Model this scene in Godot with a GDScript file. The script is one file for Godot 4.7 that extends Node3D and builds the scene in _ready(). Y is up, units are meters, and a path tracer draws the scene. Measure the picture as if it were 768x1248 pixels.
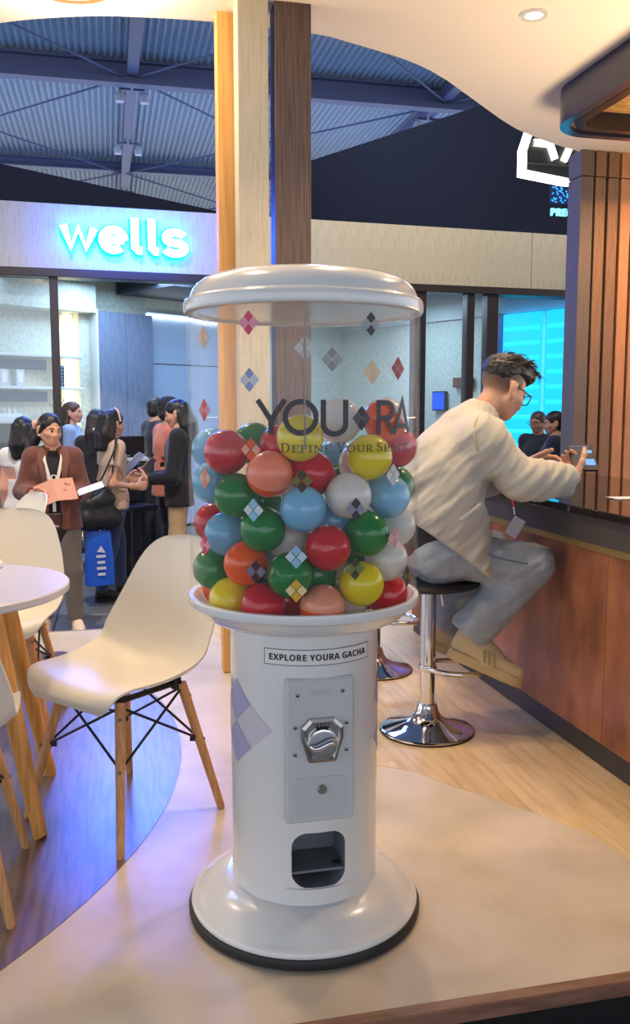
extends Node3D
# A booth at a trade fair: a giant capsule-toy machine, chairs, a bar counter with a seated man, a booth opposite.
# Axes follow the booth: x along the booth front, -z into the hall, metres, y = 0 on the raised booth floor.

var taken := {}
var M := {}

# ---------------------------------------------------------------- naming
func numbered(n: String) -> String:
	if not taken.has(n):
		taken[n] = 0
		return n
	taken[n] += 1
	return "%s_%03d" % [n, taken[n]]

func tag(o: Node, label: String, category: String, group := "") -> Node:
	o.set_meta("label", label)
	o.set_meta("category", category)
	if group != "":
		o.set_meta("group", group)
	return o

func thing(called: String, label: String, category: String, at := Vector3.ZERO, turn := 0.0, group := "") -> Node3D:
	var o := Node3D.new()
	o.name = numbered(called)
	add_child(o)
	o.position = at
	o.rotation_degrees.y = turn
	tag(o, label, category, group)
	return o

func part(called: String, mesh, material: Material, parent: Node = self) -> MeshInstance3D:
	var o := MeshInstance3D.new()
	o.name = numbered(called) if parent == self else called
	o.mesh = mesh.mesh() if mesh is MB else mesh
	o.material_override = material
	parent.add_child(o, true)
	return o

func struct(called: String, mesh, material: Material) -> MeshInstance3D:
	var o := part(called, mesh, material)
	o.set_meta("kind", "structure")
	return o

func copy_of(o: Node3D, called: String, label: String, at: Vector3, turn: float) -> Node3D:
	var c: Node3D = o.duplicate()
	c.name = numbered(called)
	add_child(c)
	c.position = at
	c.rotation_degrees.y = turn
	c.set_meta("label", label)
	return c

# ---------------------------------------------------------------- mesh builder
class MB:
	var v := PackedVector3Array()
	var n := PackedVector3Array()
	var c := PackedColorArray()
	var uv := PackedVector2Array()
	var ix := PackedInt32Array()
	var xf := Transform3D()
	var col := Color(1, 1, 1)

	func put(p: Vector3, nn: Vector3) -> int:
		v.append(xf * p)
		n.append((xf.basis * nn).normalized())
		c.append(col)
		uv.append(Vector2(p.x, p.y))
		return v.size() - 1

	func emit(a: int, b: int, d: int) -> void:
		var g := (v[b] - v[a]).cross(v[d] - v[a])
		if g.dot(n[a] + n[b] + n[d]) > 0.0:
			ix.append(a); ix.append(d); ix.append(b)
		else:
			ix.append(a); ix.append(b); ix.append(d)

	func poly(pts: Array, nn: Vector3) -> void:
		var ids := []
		for p in pts:
			ids.append(put(p, nn))
		for i in range(1, ids.size() - 1):
			emit(ids[0], ids[i], ids[i + 1])

	func grid(rows: Array, wrap := false, flip := false) -> void:
		var R := rows.size()
		var C: int = rows[0].size()
		var nn := PackedVector3Array()
		nn.resize(R * C)
		var last := C if wrap else C - 1
		for i in R - 1:
			var r0: PackedVector3Array = rows[i]
			var r1: PackedVector3Array = rows[i + 1]
			for j in last:
				var k := (j + 1) % C
				var g := (r0[k] - r1[j]).cross(r1[k] - r0[j])
				if flip:
					g = -g
				nn[i * C + j] += g
				nn[i * C + k] += g
				nn[(i + 1) * C + j] += g
				nn[(i + 1) * C + k] += g
		var base := v.size()
		for i in R:
			for j in C:
				var q: Vector3 = nn[i * C + j]
				put(rows[i][j], q if q.length_squared() > 1e-20 else Vector3.UP)
				uv[uv.size() - 1] = Vector2(float(j) / maxf(1, C - 1), float(i) / maxf(1, R - 1))
		for i in R - 1:
			for j in last:
				var k := (j + 1) % C
				var a := base + i * C + j
				var b := base + i * C + k
				var d := base + (i + 1) * C + j
				var e := base + (i + 1) * C + k
				emit(a, b, e)
				emit(a, e, d)

	# profile (radius, height), bottom outer edge upwards and back down inside; creases over 40 degrees stay sharp
	func lathe(pr: Array, segs := 48, a0 := 0.0, a1 := TAU) -> void:
		var run := [pr[0]]
		for i in range(1, pr.size()):
			run.append(pr[i])
			var crease := false
			if i < pr.size() - 1:
				var d0: Vector2 = (pr[i] - pr[i - 1]).normalized()
				var d1: Vector2 = (pr[i + 1] - pr[i]).normalized()
				crease = d0.dot(d1) < 0.766
			if crease or i == pr.size() - 1:
				var full := absf(a1 - a0 - TAU) < 1e-4
				var rows := []
				for q in run:
					var row := PackedVector3Array()
					for s in (segs if full else segs + 1):
						var a := a0 + (a1 - a0) * s / segs
						row.append(Vector3(q.x * sin(a), q.y, q.x * cos(a)))
					rows.append(row)
				grid(rows, full, false)
				run = [pr[i]]

	func tube(path: Array, radii, sides := 10, caps := true, squash := 1.0, sidev := Vector3.ZERO) -> void:
		var rows := []
		var up := Vector3.UP
		for i in path.size():
			var t: Vector3
			if i == 0:
				t = path[1] - path[0]
			elif i == path.size() - 1:
				t = path[i] - path[i - 1]
			else:
				t = (path[i + 1] - path[i]).normalized() + (path[i] - path[i - 1]).normalized()
			t = t.normalized()
			if i == 0:
				up = sidev if sidev != Vector3.ZERO else (Vector3.UP if absf(t.y) < 0.9 else Vector3.RIGHT)
			up = (up - t * up.dot(t)).normalized()
			var w := t.cross(up)
			var r: float = radii if (radii is float or radii is int) else radii[i]
			var row := PackedVector3Array()
			for s in sides:
				var a := TAU * s / sides
				row.append(path[i] + (up * cos(a) * squash + w * sin(a)) * r)
			rows.append(row)
		grid(rows, true, true)
		if caps:
			var t0: Vector3 = (path[0] - path[1]).normalized()
			poly(Array(rows[0]), t0)
			poly(Array(rows[-1]), (path[-1] - path[-2]).normalized())

	func ball(at: Vector3, r, segs := 24, a0 := -90.0, a1 := 90.0) -> void:
		var rr: Vector3 = r if r is Vector3 else Vector3(r, r, r)
		var rows := []
		var m := maxi(3, int(segs / 2 * (a1 - a0) / 180.0))
		for i in m + 1:
			var t := deg_to_rad(lerpf(a0, a1, float(i) / m))
			var row := PackedVector3Array()
			for s in segs:
				var a := TAU * s / segs
				row.append(at + Vector3(cos(t) * sin(a) * rr.x, sin(t) * rr.y, cos(t) * cos(a) * rr.z))
			rows.append(row)
		grid(rows, true, false)

	func box(at: Vector3, size: Vector3, b := 0.0) -> void:
		var h := size / 2.0
		b = minf(b, minf(h.x, minf(h.y, h.z)) * 0.95)
		var k := h - Vector3(b, b, b)
		for ax in 3:
			for s in [-1.0, 1.0]:
				var u := (ax + 1) % 3
				var w := (ax + 2) % 3
				var pts := []
				for q in [[-1, -1], [1, -1], [1, 1], [-1, 1]]:
					var p := Vector3.ZERO
					p[ax] = s * h[ax]
					p[u] = q[0] * k[u]
					p[w] = q[1] * k[w]
					pts.append(at + p)
				var nn := Vector3.ZERO
				nn[ax] = s
				poly(pts, nn)
		if b <= 0.0:
			return
		for ax in 3:
			var u := (ax + 1) % 3
			var w := (ax + 2) % 3
			for su in [-1.0, 1.0]:
				for sw in [-1.0, 1.0]:
					var pts := []
					for q in [[-1, 0], [1, 0], [1, 1], [-1, 1]]:
						var p := Vector3.ZERO
						p[ax] = q[0] * k[ax]
						p[u] = su * (h[u] if q[1] == 0 else k[u])
						p[w] = sw * (k[w] if q[1] == 0 else h[w])
						pts.append(at + p)
					var nn := Vector3.ZERO
					nn[u] = su
					nn[w] = sw
					poly(pts, nn)
		for sx in [-1.0, 1.0]:
			for sy in [-1.0, 1.0]:
				for sz in [-1.0, 1.0]:
					var sg := Vector3(sx, sy, sz)
					poly([at + sg * Vector3(h.x, k.y, k.z), at + sg * Vector3(k.x, h.y, k.z), at + sg * Vector3(k.x, k.y, h.z)], sg)

	# outline in the xy plane, pushed out from z0 to z1; holes become walls of their own
	func prism(outline: PackedVector2Array, z0: float, z1: float, smooth := false, holes := []) -> void:
		var flat := outline
		for hole in holes:
			flat = bridged(flat, hole)
		var tris := Geometry2D.triangulate_polygon(flat)
		for z in [z0, z1]:
			var nn := Vector3(0, 0, 1 if z == maxf(z0, z1) else -1)
			var ids := []
			for p in flat:
				ids.append(put(Vector3(p.x, p.y, z), nn))
			for i in range(0, tris.size(), 3):
				emit(ids[tris[i]], ids[tris[i + 1]], ids[tris[i + 2]])
		side(outline, z0, z1, smooth, 1.0)
		for hole in holes:
			side(hole, z0, z1, smooth, -1.0)

	func side(o: PackedVector2Array, z0: float, z1: float, smooth: bool, sgn: float) -> void:
		var area := 0.0
		var N := o.size()
		for i in N:
			area += o[i].cross(o[(i + 1) % N])
		var s := signf(area) * sgn
		for i in N:
			var a := o[i]
			var b := o[(i + 1) % N]
			var e := (b - a).normalized()
			var nn := Vector2(e.y, -e.x) * s
			var na := nn
			var nb := nn
			if smooth:
				var e0 := (a - o[(i + N - 1) % N]).normalized()
				var e1 := (o[(i + 2) % N] - b).normalized()
				if e0.dot(e) > 0.7:
					na = (Vector2(e0.y, -e0.x) * s + nn).normalized()
				if e1.dot(e) > 0.7:
					nb = (Vector2(e1.y, -e1.x) * s + nn).normalized()
			var q0 := put(Vector3(a.x, a.y, z0), Vector3(na.x, na.y, 0))
			var q1 := put(Vector3(b.x, b.y, z0), Vector3(nb.x, nb.y, 0))
			var q2 := put(Vector3(b.x, b.y, z1), Vector3(nb.x, nb.y, 0))
			var q3 := put(Vector3(a.x, a.y, z1), Vector3(na.x, na.y, 0))
			emit(q0, q1, q2)
			emit(q0, q2, q3)

	func bridged(o: PackedVector2Array, hole: PackedVector2Array) -> PackedVector2Array:
		var best := [0, 0]
		var bd := 1e9
		for i in o.size():
			for j in hole.size():
				var d := o[i].distance_squared_to(hole[j])
				if d < bd:
					bd = d
					best = [i, j]
		var hh := hole
		if Geometry2D.is_polygon_clockwise(hole) == Geometry2D.is_polygon_clockwise(o):
			hh = hole.duplicate()
			hh.reverse()
			best[1] = hole.size() - 1 - best[1]
		var r := PackedVector2Array()
		for i in best[0] + 1:
			r.append(o[i])
		for j in hh.size() + 1:
			r.append(hh[(best[1] + j) % hh.size()])
		for i in range(best[0], o.size()):
			r.append(o[i])
		return r

	# flat stroke along a 2D path: width w, from z0 to z1
	func stroke(path: Array, w, z0: float, z1: float) -> void:
		var L := PackedVector2Array()
		var Rr := PackedVector2Array()
		var N := path.size()
		for i in N:
			var d0: Vector2 = (path[i] - path[maxi(0, i - 1)]).normalized()
			var d1: Vector2 = (path[mini(N - 1, i + 1)] - path[i]).normalized()
			if i == 0:
				d0 = d1
			if i == N - 1:
				d1 = d0
			var t := (d0 + d1).normalized()
			var m := 1.0 / maxf(0.5, t.dot(d1))
			var hw: float = (w if w is float else w[i]) * 0.5 * m
			L.append(path[i] + Vector2(-t.y, t.x) * hw)
			Rr.append(path[i] - Vector2(-t.y, t.x) * hw)
		for i in N - 1:
			for z in [z0, z1]:
				poly([Vector3(L[i].x, L[i].y, z), Vector3(L[i + 1].x, L[i + 1].y, z), Vector3(Rr[i + 1].x, Rr[i + 1].y, z), Vector3(Rr[i].x, Rr[i].y, z)], Vector3(0, 0, 1 if z == maxf(z0, z1) else -1))
			for S in [L, Rr]:
				var e: Vector2 = (S[i + 1] - S[i]).normalized()
				var nn := Vector3(-e.y, e.x, 0) * (1.0 if S == L else -1.0)
				poly([Vector3(S[i].x, S[i].y, z0), Vector3(S[i + 1].x, S[i + 1].y, z0), Vector3(S[i + 1].x, S[i + 1].y, z1), Vector3(S[i].x, S[i].y, z1)], nn)

	# wrap the flat shape (x along, y up, z out) round an upright cylinder of radius R
	func bend(R: float, from := 0) -> void:
		for i in range(from, v.size()):
			var a := v[i].x / R
			var rr := R + v[i].z
			v[i] = Vector3(rr * sin(a), v[i].y, rr * cos(a))
			n[i] = Vector3(n[i].z * sin(a) + n[i].x * cos(a), n[i].y, n[i].z * cos(a) - n[i].x * sin(a))

	func move(t: Transform3D, from := 0) -> void:
		for i in range(from, v.size()):
			v[i] = t * v[i]
			n[i] = (t.basis * n[i]).normalized()

	# lettering fitted to a box: left, base line, width (0 = natural), cap height
	func letters(s: String, font: Font, x0: float, y0: float, width: float, cap: float, z0: float, z1: float, centred := false) -> float:
		var tm := TextMesh.new()
		tm.text = s
		tm.font = font
		tm.font_size = 96
		tm.pixel_size = 0.01
		tm.depth = 0.1
		tm.curve_step = 2.0
		tm.horizontal_alignment = HORIZONTAL_ALIGNMENT_LEFT
		var ar := tm.surface_get_arrays(0)
		var vv: PackedVector3Array = ar[Mesh.ARRAY_VERTEX]
		var nv: PackedVector3Array = ar[Mesh.ARRAY_NORMAL]
		var ii = ar[Mesh.ARRAY_INDEX]
		var lo := Vector2(1e9, 1e9)
		var hi := -lo
		for p in vv:
			lo = lo.min(Vector2(p.x, p.y))
			hi = hi.max(Vector2(p.x, p.y))
		var sy := cap / (hi.y - lo.y)
		var sx := sy if width <= 0.0 else width / (hi.x - lo.x)
		var off := x0 - (sx * (hi.x - lo.x) * 0.5 if centred else 0.0)
		var base := v.size()
		for i in vv.size():
			var p := vv[i]
			put(Vector3(off + (p.x - lo.x) * sx, y0 + (p.y - lo.y) * sy, z1 if p.z > 0.0 else z0), nv[i])
		if ii == null:
			for i in range(0, vv.size(), 3):
				emit(base + i, base + i + 1, base + i + 2)
		else:
			for i in range(0, ii.size(), 3):
				emit(base + ii[i], base + ii[i + 1], base + ii[i + 2])
		return off + (hi.x - lo.x) * sx

	func add(o: MB) -> void:
		var base := v.size()
		v.append_array(o.v)
		n.append_array(o.n)
		c.append_array(o.c)
		uv.append_array(o.uv)
		for i in o.ix:
			ix.append(base + i)

	func mesh() -> ArrayMesh:
		var a := []
		a.resize(Mesh.ARRAY_MAX)
		a[Mesh.ARRAY_VERTEX] = v
		a[Mesh.ARRAY_NORMAL] = n
		a[Mesh.ARRAY_COLOR] = c
		a[Mesh.ARRAY_TEX_UV] = uv
		a[Mesh.ARRAY_INDEX] = ix
		var m := ArrayMesh.new()
		m.add_surface_from_arrays(Mesh.PRIMITIVE_TRIANGLES, a)
		return m

# ---------------------------------------------------------------- smooth bodies: tapered capsules joined with a smooth minimum, meshed as surface nets
class Blob:
	var o: Vector3
	var h: float
	var nx: int
	var ny: int
	var nz: int
	var k: float
	var s := PackedFloat32Array()
	var solid := false

	func _init(lo: Vector3, hi: Vector3, cell: float, kk: float) -> void:
		o = lo
		h = cell
		k = kk
		nx = int((hi.x - lo.x) / h) + 2
		ny = int((hi.y - lo.y) / h) + 2
		nz = int((hi.z - lo.z) / h) + 2
		s.resize(nx * ny * nz)

	func span(lo: Vector3, hi: Vector3) -> Array:
		var a := (lo - o) / h
		var b := (hi - o) / h
		return [clampi(int(floor(a.x)), 0, nx - 1), clampi(int(ceil(b.x)), 0, nx - 1), clampi(int(floor(a.y)), 0, ny - 1), clampi(int(ceil(b.y)), 0, ny - 1), clampi(int(floor(a.z)), 0, nz - 1), clampi(int(ceil(b.z)), 0, nz - 1)]

	func cap(a: Vector3, b: Vector3, ra: float, rb: float, sd := Vector3.ZERO, f := 1.0) -> void:
		var lim := 3.5 * k + h
		var m := maxf(ra, rb) * maxf(1.0, f) + lim * maxf(1.0, f)
		var mm := Vector3(m, m, m)
		var r := span(a.min(b) - mm, a.max(b) + mm)
		var sq := 1.0 - 1.0 / f
		var ab := b - a
		ab -= sd * (ab.dot(sd) * sq)
		var inv := 1.0 / maxf(ab.length_squared(), 1e-9)
		var ik := -1.0 / k
		var dr := rb - ra
		for z in range(r[4], r[5] + 1):
			for y in range(r[2], r[3] + 1):
				var i: int = (z * ny + y) * nx + r[0]
				var p := Vector3(o.x + r[0] * h, o.y + y * h, o.z + z * h) - a
				for x in range(r[0], r[1] + 1):
					var q := p - sd * (p.dot(sd) * sq)
					var t := clampf(q.dot(ab) * inv, 0.0, 1.0)
					var d := (q - ab * t).length() - ra - dr * t
					if d < lim:
						s[i] += exp(d * ik)
					i += 1
					p.x += h

	func ell(c: Vector3, r: Vector3, bs := Basis()) -> void:
		var m := maxf(r.x, maxf(r.y, r.z)) + 3.5 * k + h
		var mm := Vector3(m, m, m)
		var w := span(c - mm, c + mm)
		var ik := -1.0 / k
		var bt := bs.transposed()
		var r2 := r * r
		var lim := 3.5 * k + h
		for z in range(w[4], w[5] + 1):
			for y in range(w[2], w[3] + 1):
				var i: int = (z * ny + y) * nx + w[0]
				for x in range(w[0], w[1] + 1):
					var q: Vector3 = bt * (Vector3(o.x + x * h, o.y + y * h, o.z + z * h) - c)
					var k1 := (q / r2).length()
					var k0 := (q / r).length()
					var d := k0 * (k0 - 1.0) / maxf(k1, 1e-6)
					if d < lim:
						s[i] += exp(minf(d * ik, 60.0))
					i += 1

	func fix() -> void:
		if solid:
			return
		solid = true
		for i in s.size():
			var q := s[i]
			s[i] = -k * log(q) if q > 0.0 else 1.0

	# carve away
	func cut_ell(c: Vector3, r: Vector3, bs := Basis()) -> void:
		fix()
		var m := maxf(r.x, maxf(r.y, r.z)) + h
		var mm := Vector3(m, m, m)
		var w := span(c - mm, c + mm)
		var bt := bs.transposed()
		for z in range(w[4], w[5] + 1):
			for y in range(w[2], w[3] + 1):
				for x in range(w[0], w[1] + 1):
					var i := (z * ny + y) * nx + x
					var q: Vector3 = bt * (Vector3(o.x + x * h, o.y + y * h, o.z + z * h) - c)
					var k0 := (q / r).length()
					var d := k0 * (k0 - 1.0) / maxf((q / (r * r)).length(), 1e-6)
					s[i] = maxf(s[i], -d)

	# keep only what lies under the plane (behind its normal); within a ball if rad > 0
	func cut(at: Vector3, nn: Vector3, c := Vector3.ZERO, rad := 0.0) -> void:
		fix()
		var w := [0, nx - 1, 0, ny - 1, 0, nz - 1]
		if rad > 0.0:
			w = span(c - Vector3(rad, rad, rad), c + Vector3(rad, rad, rad))
		for z in range(w[4], w[5] + 1):
			for y in range(w[2], w[3] + 1):
				for x in range(w[0], w[1] + 1):
					var i: int = (z * ny + y) * nx + x
					if s[i] < 0.9:
						s[i] = maxf(s[i], (Vector3(o.x + x * h, o.y + y * h, o.z + z * h) - at).dot(nn))

	func rough(amp: float, f: FastNoiseLite, st: Vector3, bs := Basis()) -> void:
		fix()
		var bt := bs.transposed()
		var i := 0
		for z in nz:
			for y in ny:
				for x in nx:
					if absf(s[i]) < amp * 2.0 + h * 2.0:
						var p: Vector3 = bt * Vector3(o.x + x * h, o.y + y * h, o.z + z * h)
						s[i] += amp * f.get_noise_3dv(p * st)
					i += 1

	func net(mb: MB, paint = null) -> void:
		fix()
		var id := PackedInt32Array()
		id.resize(s.size())
		id.fill(-1)
		var sx := 1
		var sy := nx
		var sz := nx * ny
		var co := [0, sx, sy, sx + sy, sz, sz + sx, sz + sy, sz + sx + sy]
		var base := mb.v.size()
		var lim := h * 4.0
		for z in nz - 1:
			for y in ny - 1:
				var i := (z * ny + y) * nx - 1
				for x in nx - 1:
					i += 1
					var d0 := s[i]
					if d0 > lim or d0 < -lim:
						continue
					var d1 := s[i + sx]
					var d2 := s[i + sy]
					var d3 := s[i + sx + sy]
					var d4 := s[i + sz]
					var d5 := s[i + sz + sx]
					var d6 := s[i + sz + sy]
					var d7 := s[i + sz + sx + sy]
					var neg := int(d0 < 0) + int(d1 < 0) + int(d2 < 0) + int(d3 < 0) + int(d4 < 0) + int(d5 < 0) + int(d6 < 0) + int(d7 < 0)
					if neg == 0 or neg == 8:
						continue
					var acc := Vector3.ZERO
					var m := 0
					if (d0 < 0) != (d1 < 0): acc += Vector3(d0 / (d0 - d1), 0, 0); m += 1
					if (d2 < 0) != (d3 < 0): acc += Vector3(d2 / (d2 - d3), 1, 0); m += 1
					if (d4 < 0) != (d5 < 0): acc += Vector3(d4 / (d4 - d5), 0, 1); m += 1
					if (d6 < 0) != (d7 < 0): acc += Vector3(d6 / (d6 - d7), 1, 1); m += 1
					if (d0 < 0) != (d2 < 0): acc += Vector3(0, d0 / (d0 - d2), 0); m += 1
					if (d1 < 0) != (d3 < 0): acc += Vector3(1, d1 / (d1 - d3), 0); m += 1
					if (d4 < 0) != (d6 < 0): acc += Vector3(0, d4 / (d4 - d6), 1); m += 1
					if (d5 < 0) != (d7 < 0): acc += Vector3(1, d5 / (d5 - d7), 1); m += 1
					if (d0 < 0) != (d4 < 0): acc += Vector3(0, 0, d0 / (d0 - d4)); m += 1
					if (d1 < 0) != (d5 < 0): acc += Vector3(1, 0, d1 / (d1 - d5)); m += 1
					if (d2 < 0) != (d6 < 0): acc += Vector3(0, 1, d2 / (d2 - d6)); m += 1
					if (d3 < 0) != (d7 < 0): acc += Vector3(1, 1, d3 / (d3 - d7)); m += 1
					var p := o + (Vector3(x, y, z) + acc / m) * h
					var g := Vector3(d1 + d3 + d5 + d7 - d0 - d2 - d4 - d6, d2 + d3 + d6 + d7 - d0 - d1 - d4 - d5, d4 + d5 + d6 + d7 - d0 - d1 - d2 - d3)
					id[i] = mb.v.size()
					mb.v.append(p)
					mb.n.append(g.normalized() if g.length_squared() > 1e-16 else Vector3.UP)
					mb.uv.append(Vector2(p.x, p.y))
					mb.c.append((paint as Callable).call(p) if paint != null else mb.col)
		var axes := [[sx, sy, sz], [sy, sz, sx], [sz, sx, sy]]
		for z in range(1, nz - 1):
			for y in range(1, ny - 1):
				var i := (z * ny + y) * nx
				for x in range(1, nx - 1):
					i += 1
					var d0 := s[i]
					if d0 > lim or d0 < -lim or id[i] < 0 and id[i - sx] < 0 and id[i - sy] < 0 and id[i - sz] < 0 and id[i - sx - sy] < 0 and id[i - sy - sz] < 0 and id[i - sx - sz] < 0:
						continue
					for ax in axes:
						var d1: float = s[i + ax[0]]
						if (d0 < 0) == (d1 < 0):
							continue
						var a := id[i]
						var b := id[i - ax[1]]
						var cc := id[i - ax[1] - ax[2]]
						var e := id[i - ax[2]]
						if a < 0 or b < 0 or cc < 0 or e < 0:
							continue
						if d0 < 0:
							mb.ix.append(a); mb.ix.append(cc); mb.ix.append(b)
							mb.ix.append(a); mb.ix.append(e); mb.ix.append(cc)
						else:
							mb.ix.append(a); mb.ix.append(b); mb.ix.append(cc)
							mb.ix.append(a); mb.ix.append(cc); mb.ix.append(e)
		# smooth normals from the faces themselves
		var fine := PackedVector3Array()
		fine.resize(mb.v.size() - base)
		var j := mb.ix.size() - 3
		while j >= 0 and mb.ix[j] >= base:
			var a := mb.ix[j]
			var b := mb.ix[j + 1]
			var cc := mb.ix[j + 2]
			var g := (mb.v[cc] - mb.v[a]).cross(mb.v[b] - mb.v[a])
			fine[a - base] += g
			fine[b - base] += g
			fine[cc - base] += g
			j -= 3
		for q in fine.size():
			if fine[q].length_squared() > 1e-20:
				mb.n[base + q] = fine[q].normalized()

# ---------------------------------------------------------------- materials
func mat(color: Color, rough := 0.6, metal := 0.0) -> StandardMaterial3D:
	var m := StandardMaterial3D.new()
	m.albedo_color = color
	m.roughness = rough
	m.metallic = metal
	return m

func rgb(r: float, g: float, b: float) -> Color:
	return Color(r / 255.0, g / 255.0, b / 255.0)

func noise(freq: float, seed_: int, octaves := 4, kind := FastNoiseLite.TYPE_SIMPLEX_SMOOTH) -> FastNoiseLite:
	var f := FastNoiseLite.new()
	f.noise_type = kind
	f.frequency = freq
	f.seed = seed_
	f.fractal_octaves = octaves
	return f

func ntex(freq: float, seed_: int, colors: Array, octaves := 4, size := 512, kind := FastNoiseLite.TYPE_SIMPLEX_SMOOTH) -> NoiseTexture2D:
	var t := NoiseTexture2D.new()
	t.width = size
	t.height = size
	t.seamless = true
	t.noise = noise(freq, seed_, octaves, kind)
	var g := Gradient.new()
	var offs := PackedFloat32Array()
	var cols := PackedColorArray()
	for i in colors.size():
		offs.append(float(i) / (colors.size() - 1))
		cols.append(colors[i])
	g.offsets = offs
	g.colors = cols
	t.color_ramp = g
	return t

# a material whose colour comes from stretched noise, mapped on three planes of the world or of the thing
func grain(colors: Array, freq: float, seed_: int, scale: Vector3, rough := 0.6, world := true, octaves := 5, bump := 0.0) -> StandardMaterial3D:
	var m := mat(Color.WHITE, rough)
	m.albedo_texture = ntex(freq, seed_, colors, octaves)
	m.uv1_triplanar = true
	m.uv1_world_triplanar = world
	m.uv1_scale = scale
	m.uv1_triplanar_sharpness = 8.0
	if bump != 0.0:
		m.heightmap_enabled = true
		m.heightmap_texture = m.albedo_texture
		m.heightmap_scale = bump
	return m

func glow(color: Color, energy: float) -> StandardMaterial3D:
	var m := mat(Color(0, 0, 0), 0.5)
	m.emission_enabled = true
	m.emission = color
	m.emission_energy_multiplier = energy
	return m

func glassy(color: Color, alpha: float, rough := 0.0) -> StandardMaterial3D:
	var m := mat(Color(color.r, color.g, color.b, alpha), rough)
	m.transparency = BaseMaterial3D.TRANSPARENCY_ALPHA
	return m

func rounded(w: float, h: float, r: float, at := Vector2.ZERO, steps := 6) -> PackedVector2Array:
	var o := PackedVector2Array()
	for q in [[1, 1, 0], [-1, 1, 90], [-1, -1, 180], [1, -1, 270]]:
		for i in steps + 1:
			var a := deg_to_rad(q[2] + 90.0 * i / steps)
			o.append(at + Vector2(q[0] * (w / 2 - r) + r * cos(a), q[1] * (h / 2 - r) + r * sin(a)))
	return o

# ---------------------------------------------------------------- the scene
const FLAT := Basis(Vector3(1, 0, 0), Vector3(0, 0, 1), Vector3(0, -1, 0))   # outline (x, z) laid flat, heights given as minus y

func _ready() -> void:
	camera_and_light()
	materials()
	hall()
	booth_shell()
	opposite_booth()
	counter()
	furniture()
	machine()
	capsules()
	people()
	small_things()

func camera_and_light() -> void:
	var cam := Camera3D.new()
	cam.name = "camera"
	add_child(cam)
	cam.position = Vector3(0, 1.28, 0)
	cam.rotation_degrees = Vector3(-6.4155, -13.0, 0)
	cam.fov = 59.81
	cam.near = 0.05
	cam.far = 200.0
	cam.current = true
	var we := WorldEnvironment.new()
	we.name = "environment"
	var e := Environment.new()
	e.background_mode = Environment.BG_COLOR
	e.background_color = Color(0.84, 0.86, 0.90)
	e.background_energy_multiplier = 1.42
	e.tonemap_mode = Environment.TONE_MAPPER_LINEAR
	e.tonemap_exposure = 1.72
	e.sdfgi_enabled = true
	e.ssao_enabled = true
	e.ssil_enabled = true
	we.environment = e
	add_child(we)
	# warm downlights of the booth ceiling, all but the first out of view
	for p in [[Vector3(1.945, 3.085, -3.968), ""], [Vector3(0.95, 3.085, -3.0), "above the capsule machine"], [Vector3(-1.5, 3.085, -4.1), "beyond the round table"], [Vector3(2.2, 3.085, -2.8), "above the bar counter"], [Vector3(-0.1, 3.085, -2.6), "between table and capsule machine"]]:
		downlight(p[0], p[1])
	# unseen lamps high under the roof, out of view, lighting the hall
	for q in [[Vector3(2, 7.2, -12.5), Color(0.62, 0.74, 1.0), 13.0], [Vector3(-3, 7.2, -10), Color(0.66, 0.76, 1.0), 10.0], [Vector3(8, 7.2, -14), Color(0.66, 0.76, 1.0), 10.0]]:
		area("unseen_hall_light", q[0], Vector3(-90, 0, 0), Vector2(2.4, 2.4), q[1], q[2])
	# added blue uplight, out of sight, brightening the roof
	area("added_roof_light", Vector3(4, 4.3, -20.5), Vector3(90, 0, 0), Vector2(18, 5), Color(0.62, 0.76, 1.0), 22.0)
	# added spots, out of view, brightening the fascia opposite and the crowd
	for q in [[Vector3(3.6, 5.2, -4.9), Vector3(3.2, 2.7, -8.6), Color(1.0, 0.93, 0.8), 6.6], [Vector3(-0.6, 5.2, -4.9), Vector3(-0.2, 2.7, -8.5), Color(0.85, 0.92, 1.0), 2.6], [Vector3(-0.3, 4.9, -4.95), Vector3(-0.2, 0.8, -6.9), Color(1.0, 0.94, 0.86), 8.5]]:
		var f := SpotLight3D.new()
		f.name = "added_spot"
		add_child(f, true)
		f.position = q[0]
		f.look_at(q[1])
		f.light_color = q[2]
		f.light_energy = q[3]
		f.spot_angle = 40.0
		f.spot_angle_attenuation = 0.8
		f.spot_range = 20.0
		f.spot_attenuation = 2.0
		f.light_size = 0.1
		f.shadow_enabled = true

func area(called: String, at: Vector3, rot: Vector3, size: Vector2, color: Color, energy: float) -> AreaLight3D:
	var l := AreaLight3D.new()
	l.name = called
	add_child(l, true)
	l.position = at
	l.rotation_degrees = rot
	l.area_size = size
	l.light_color = color
	l.light_energy = energy
	l.area_range = 40.0
	l.area_attenuation = 2.0
	l.shadow_enabled = true
	return l

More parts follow.
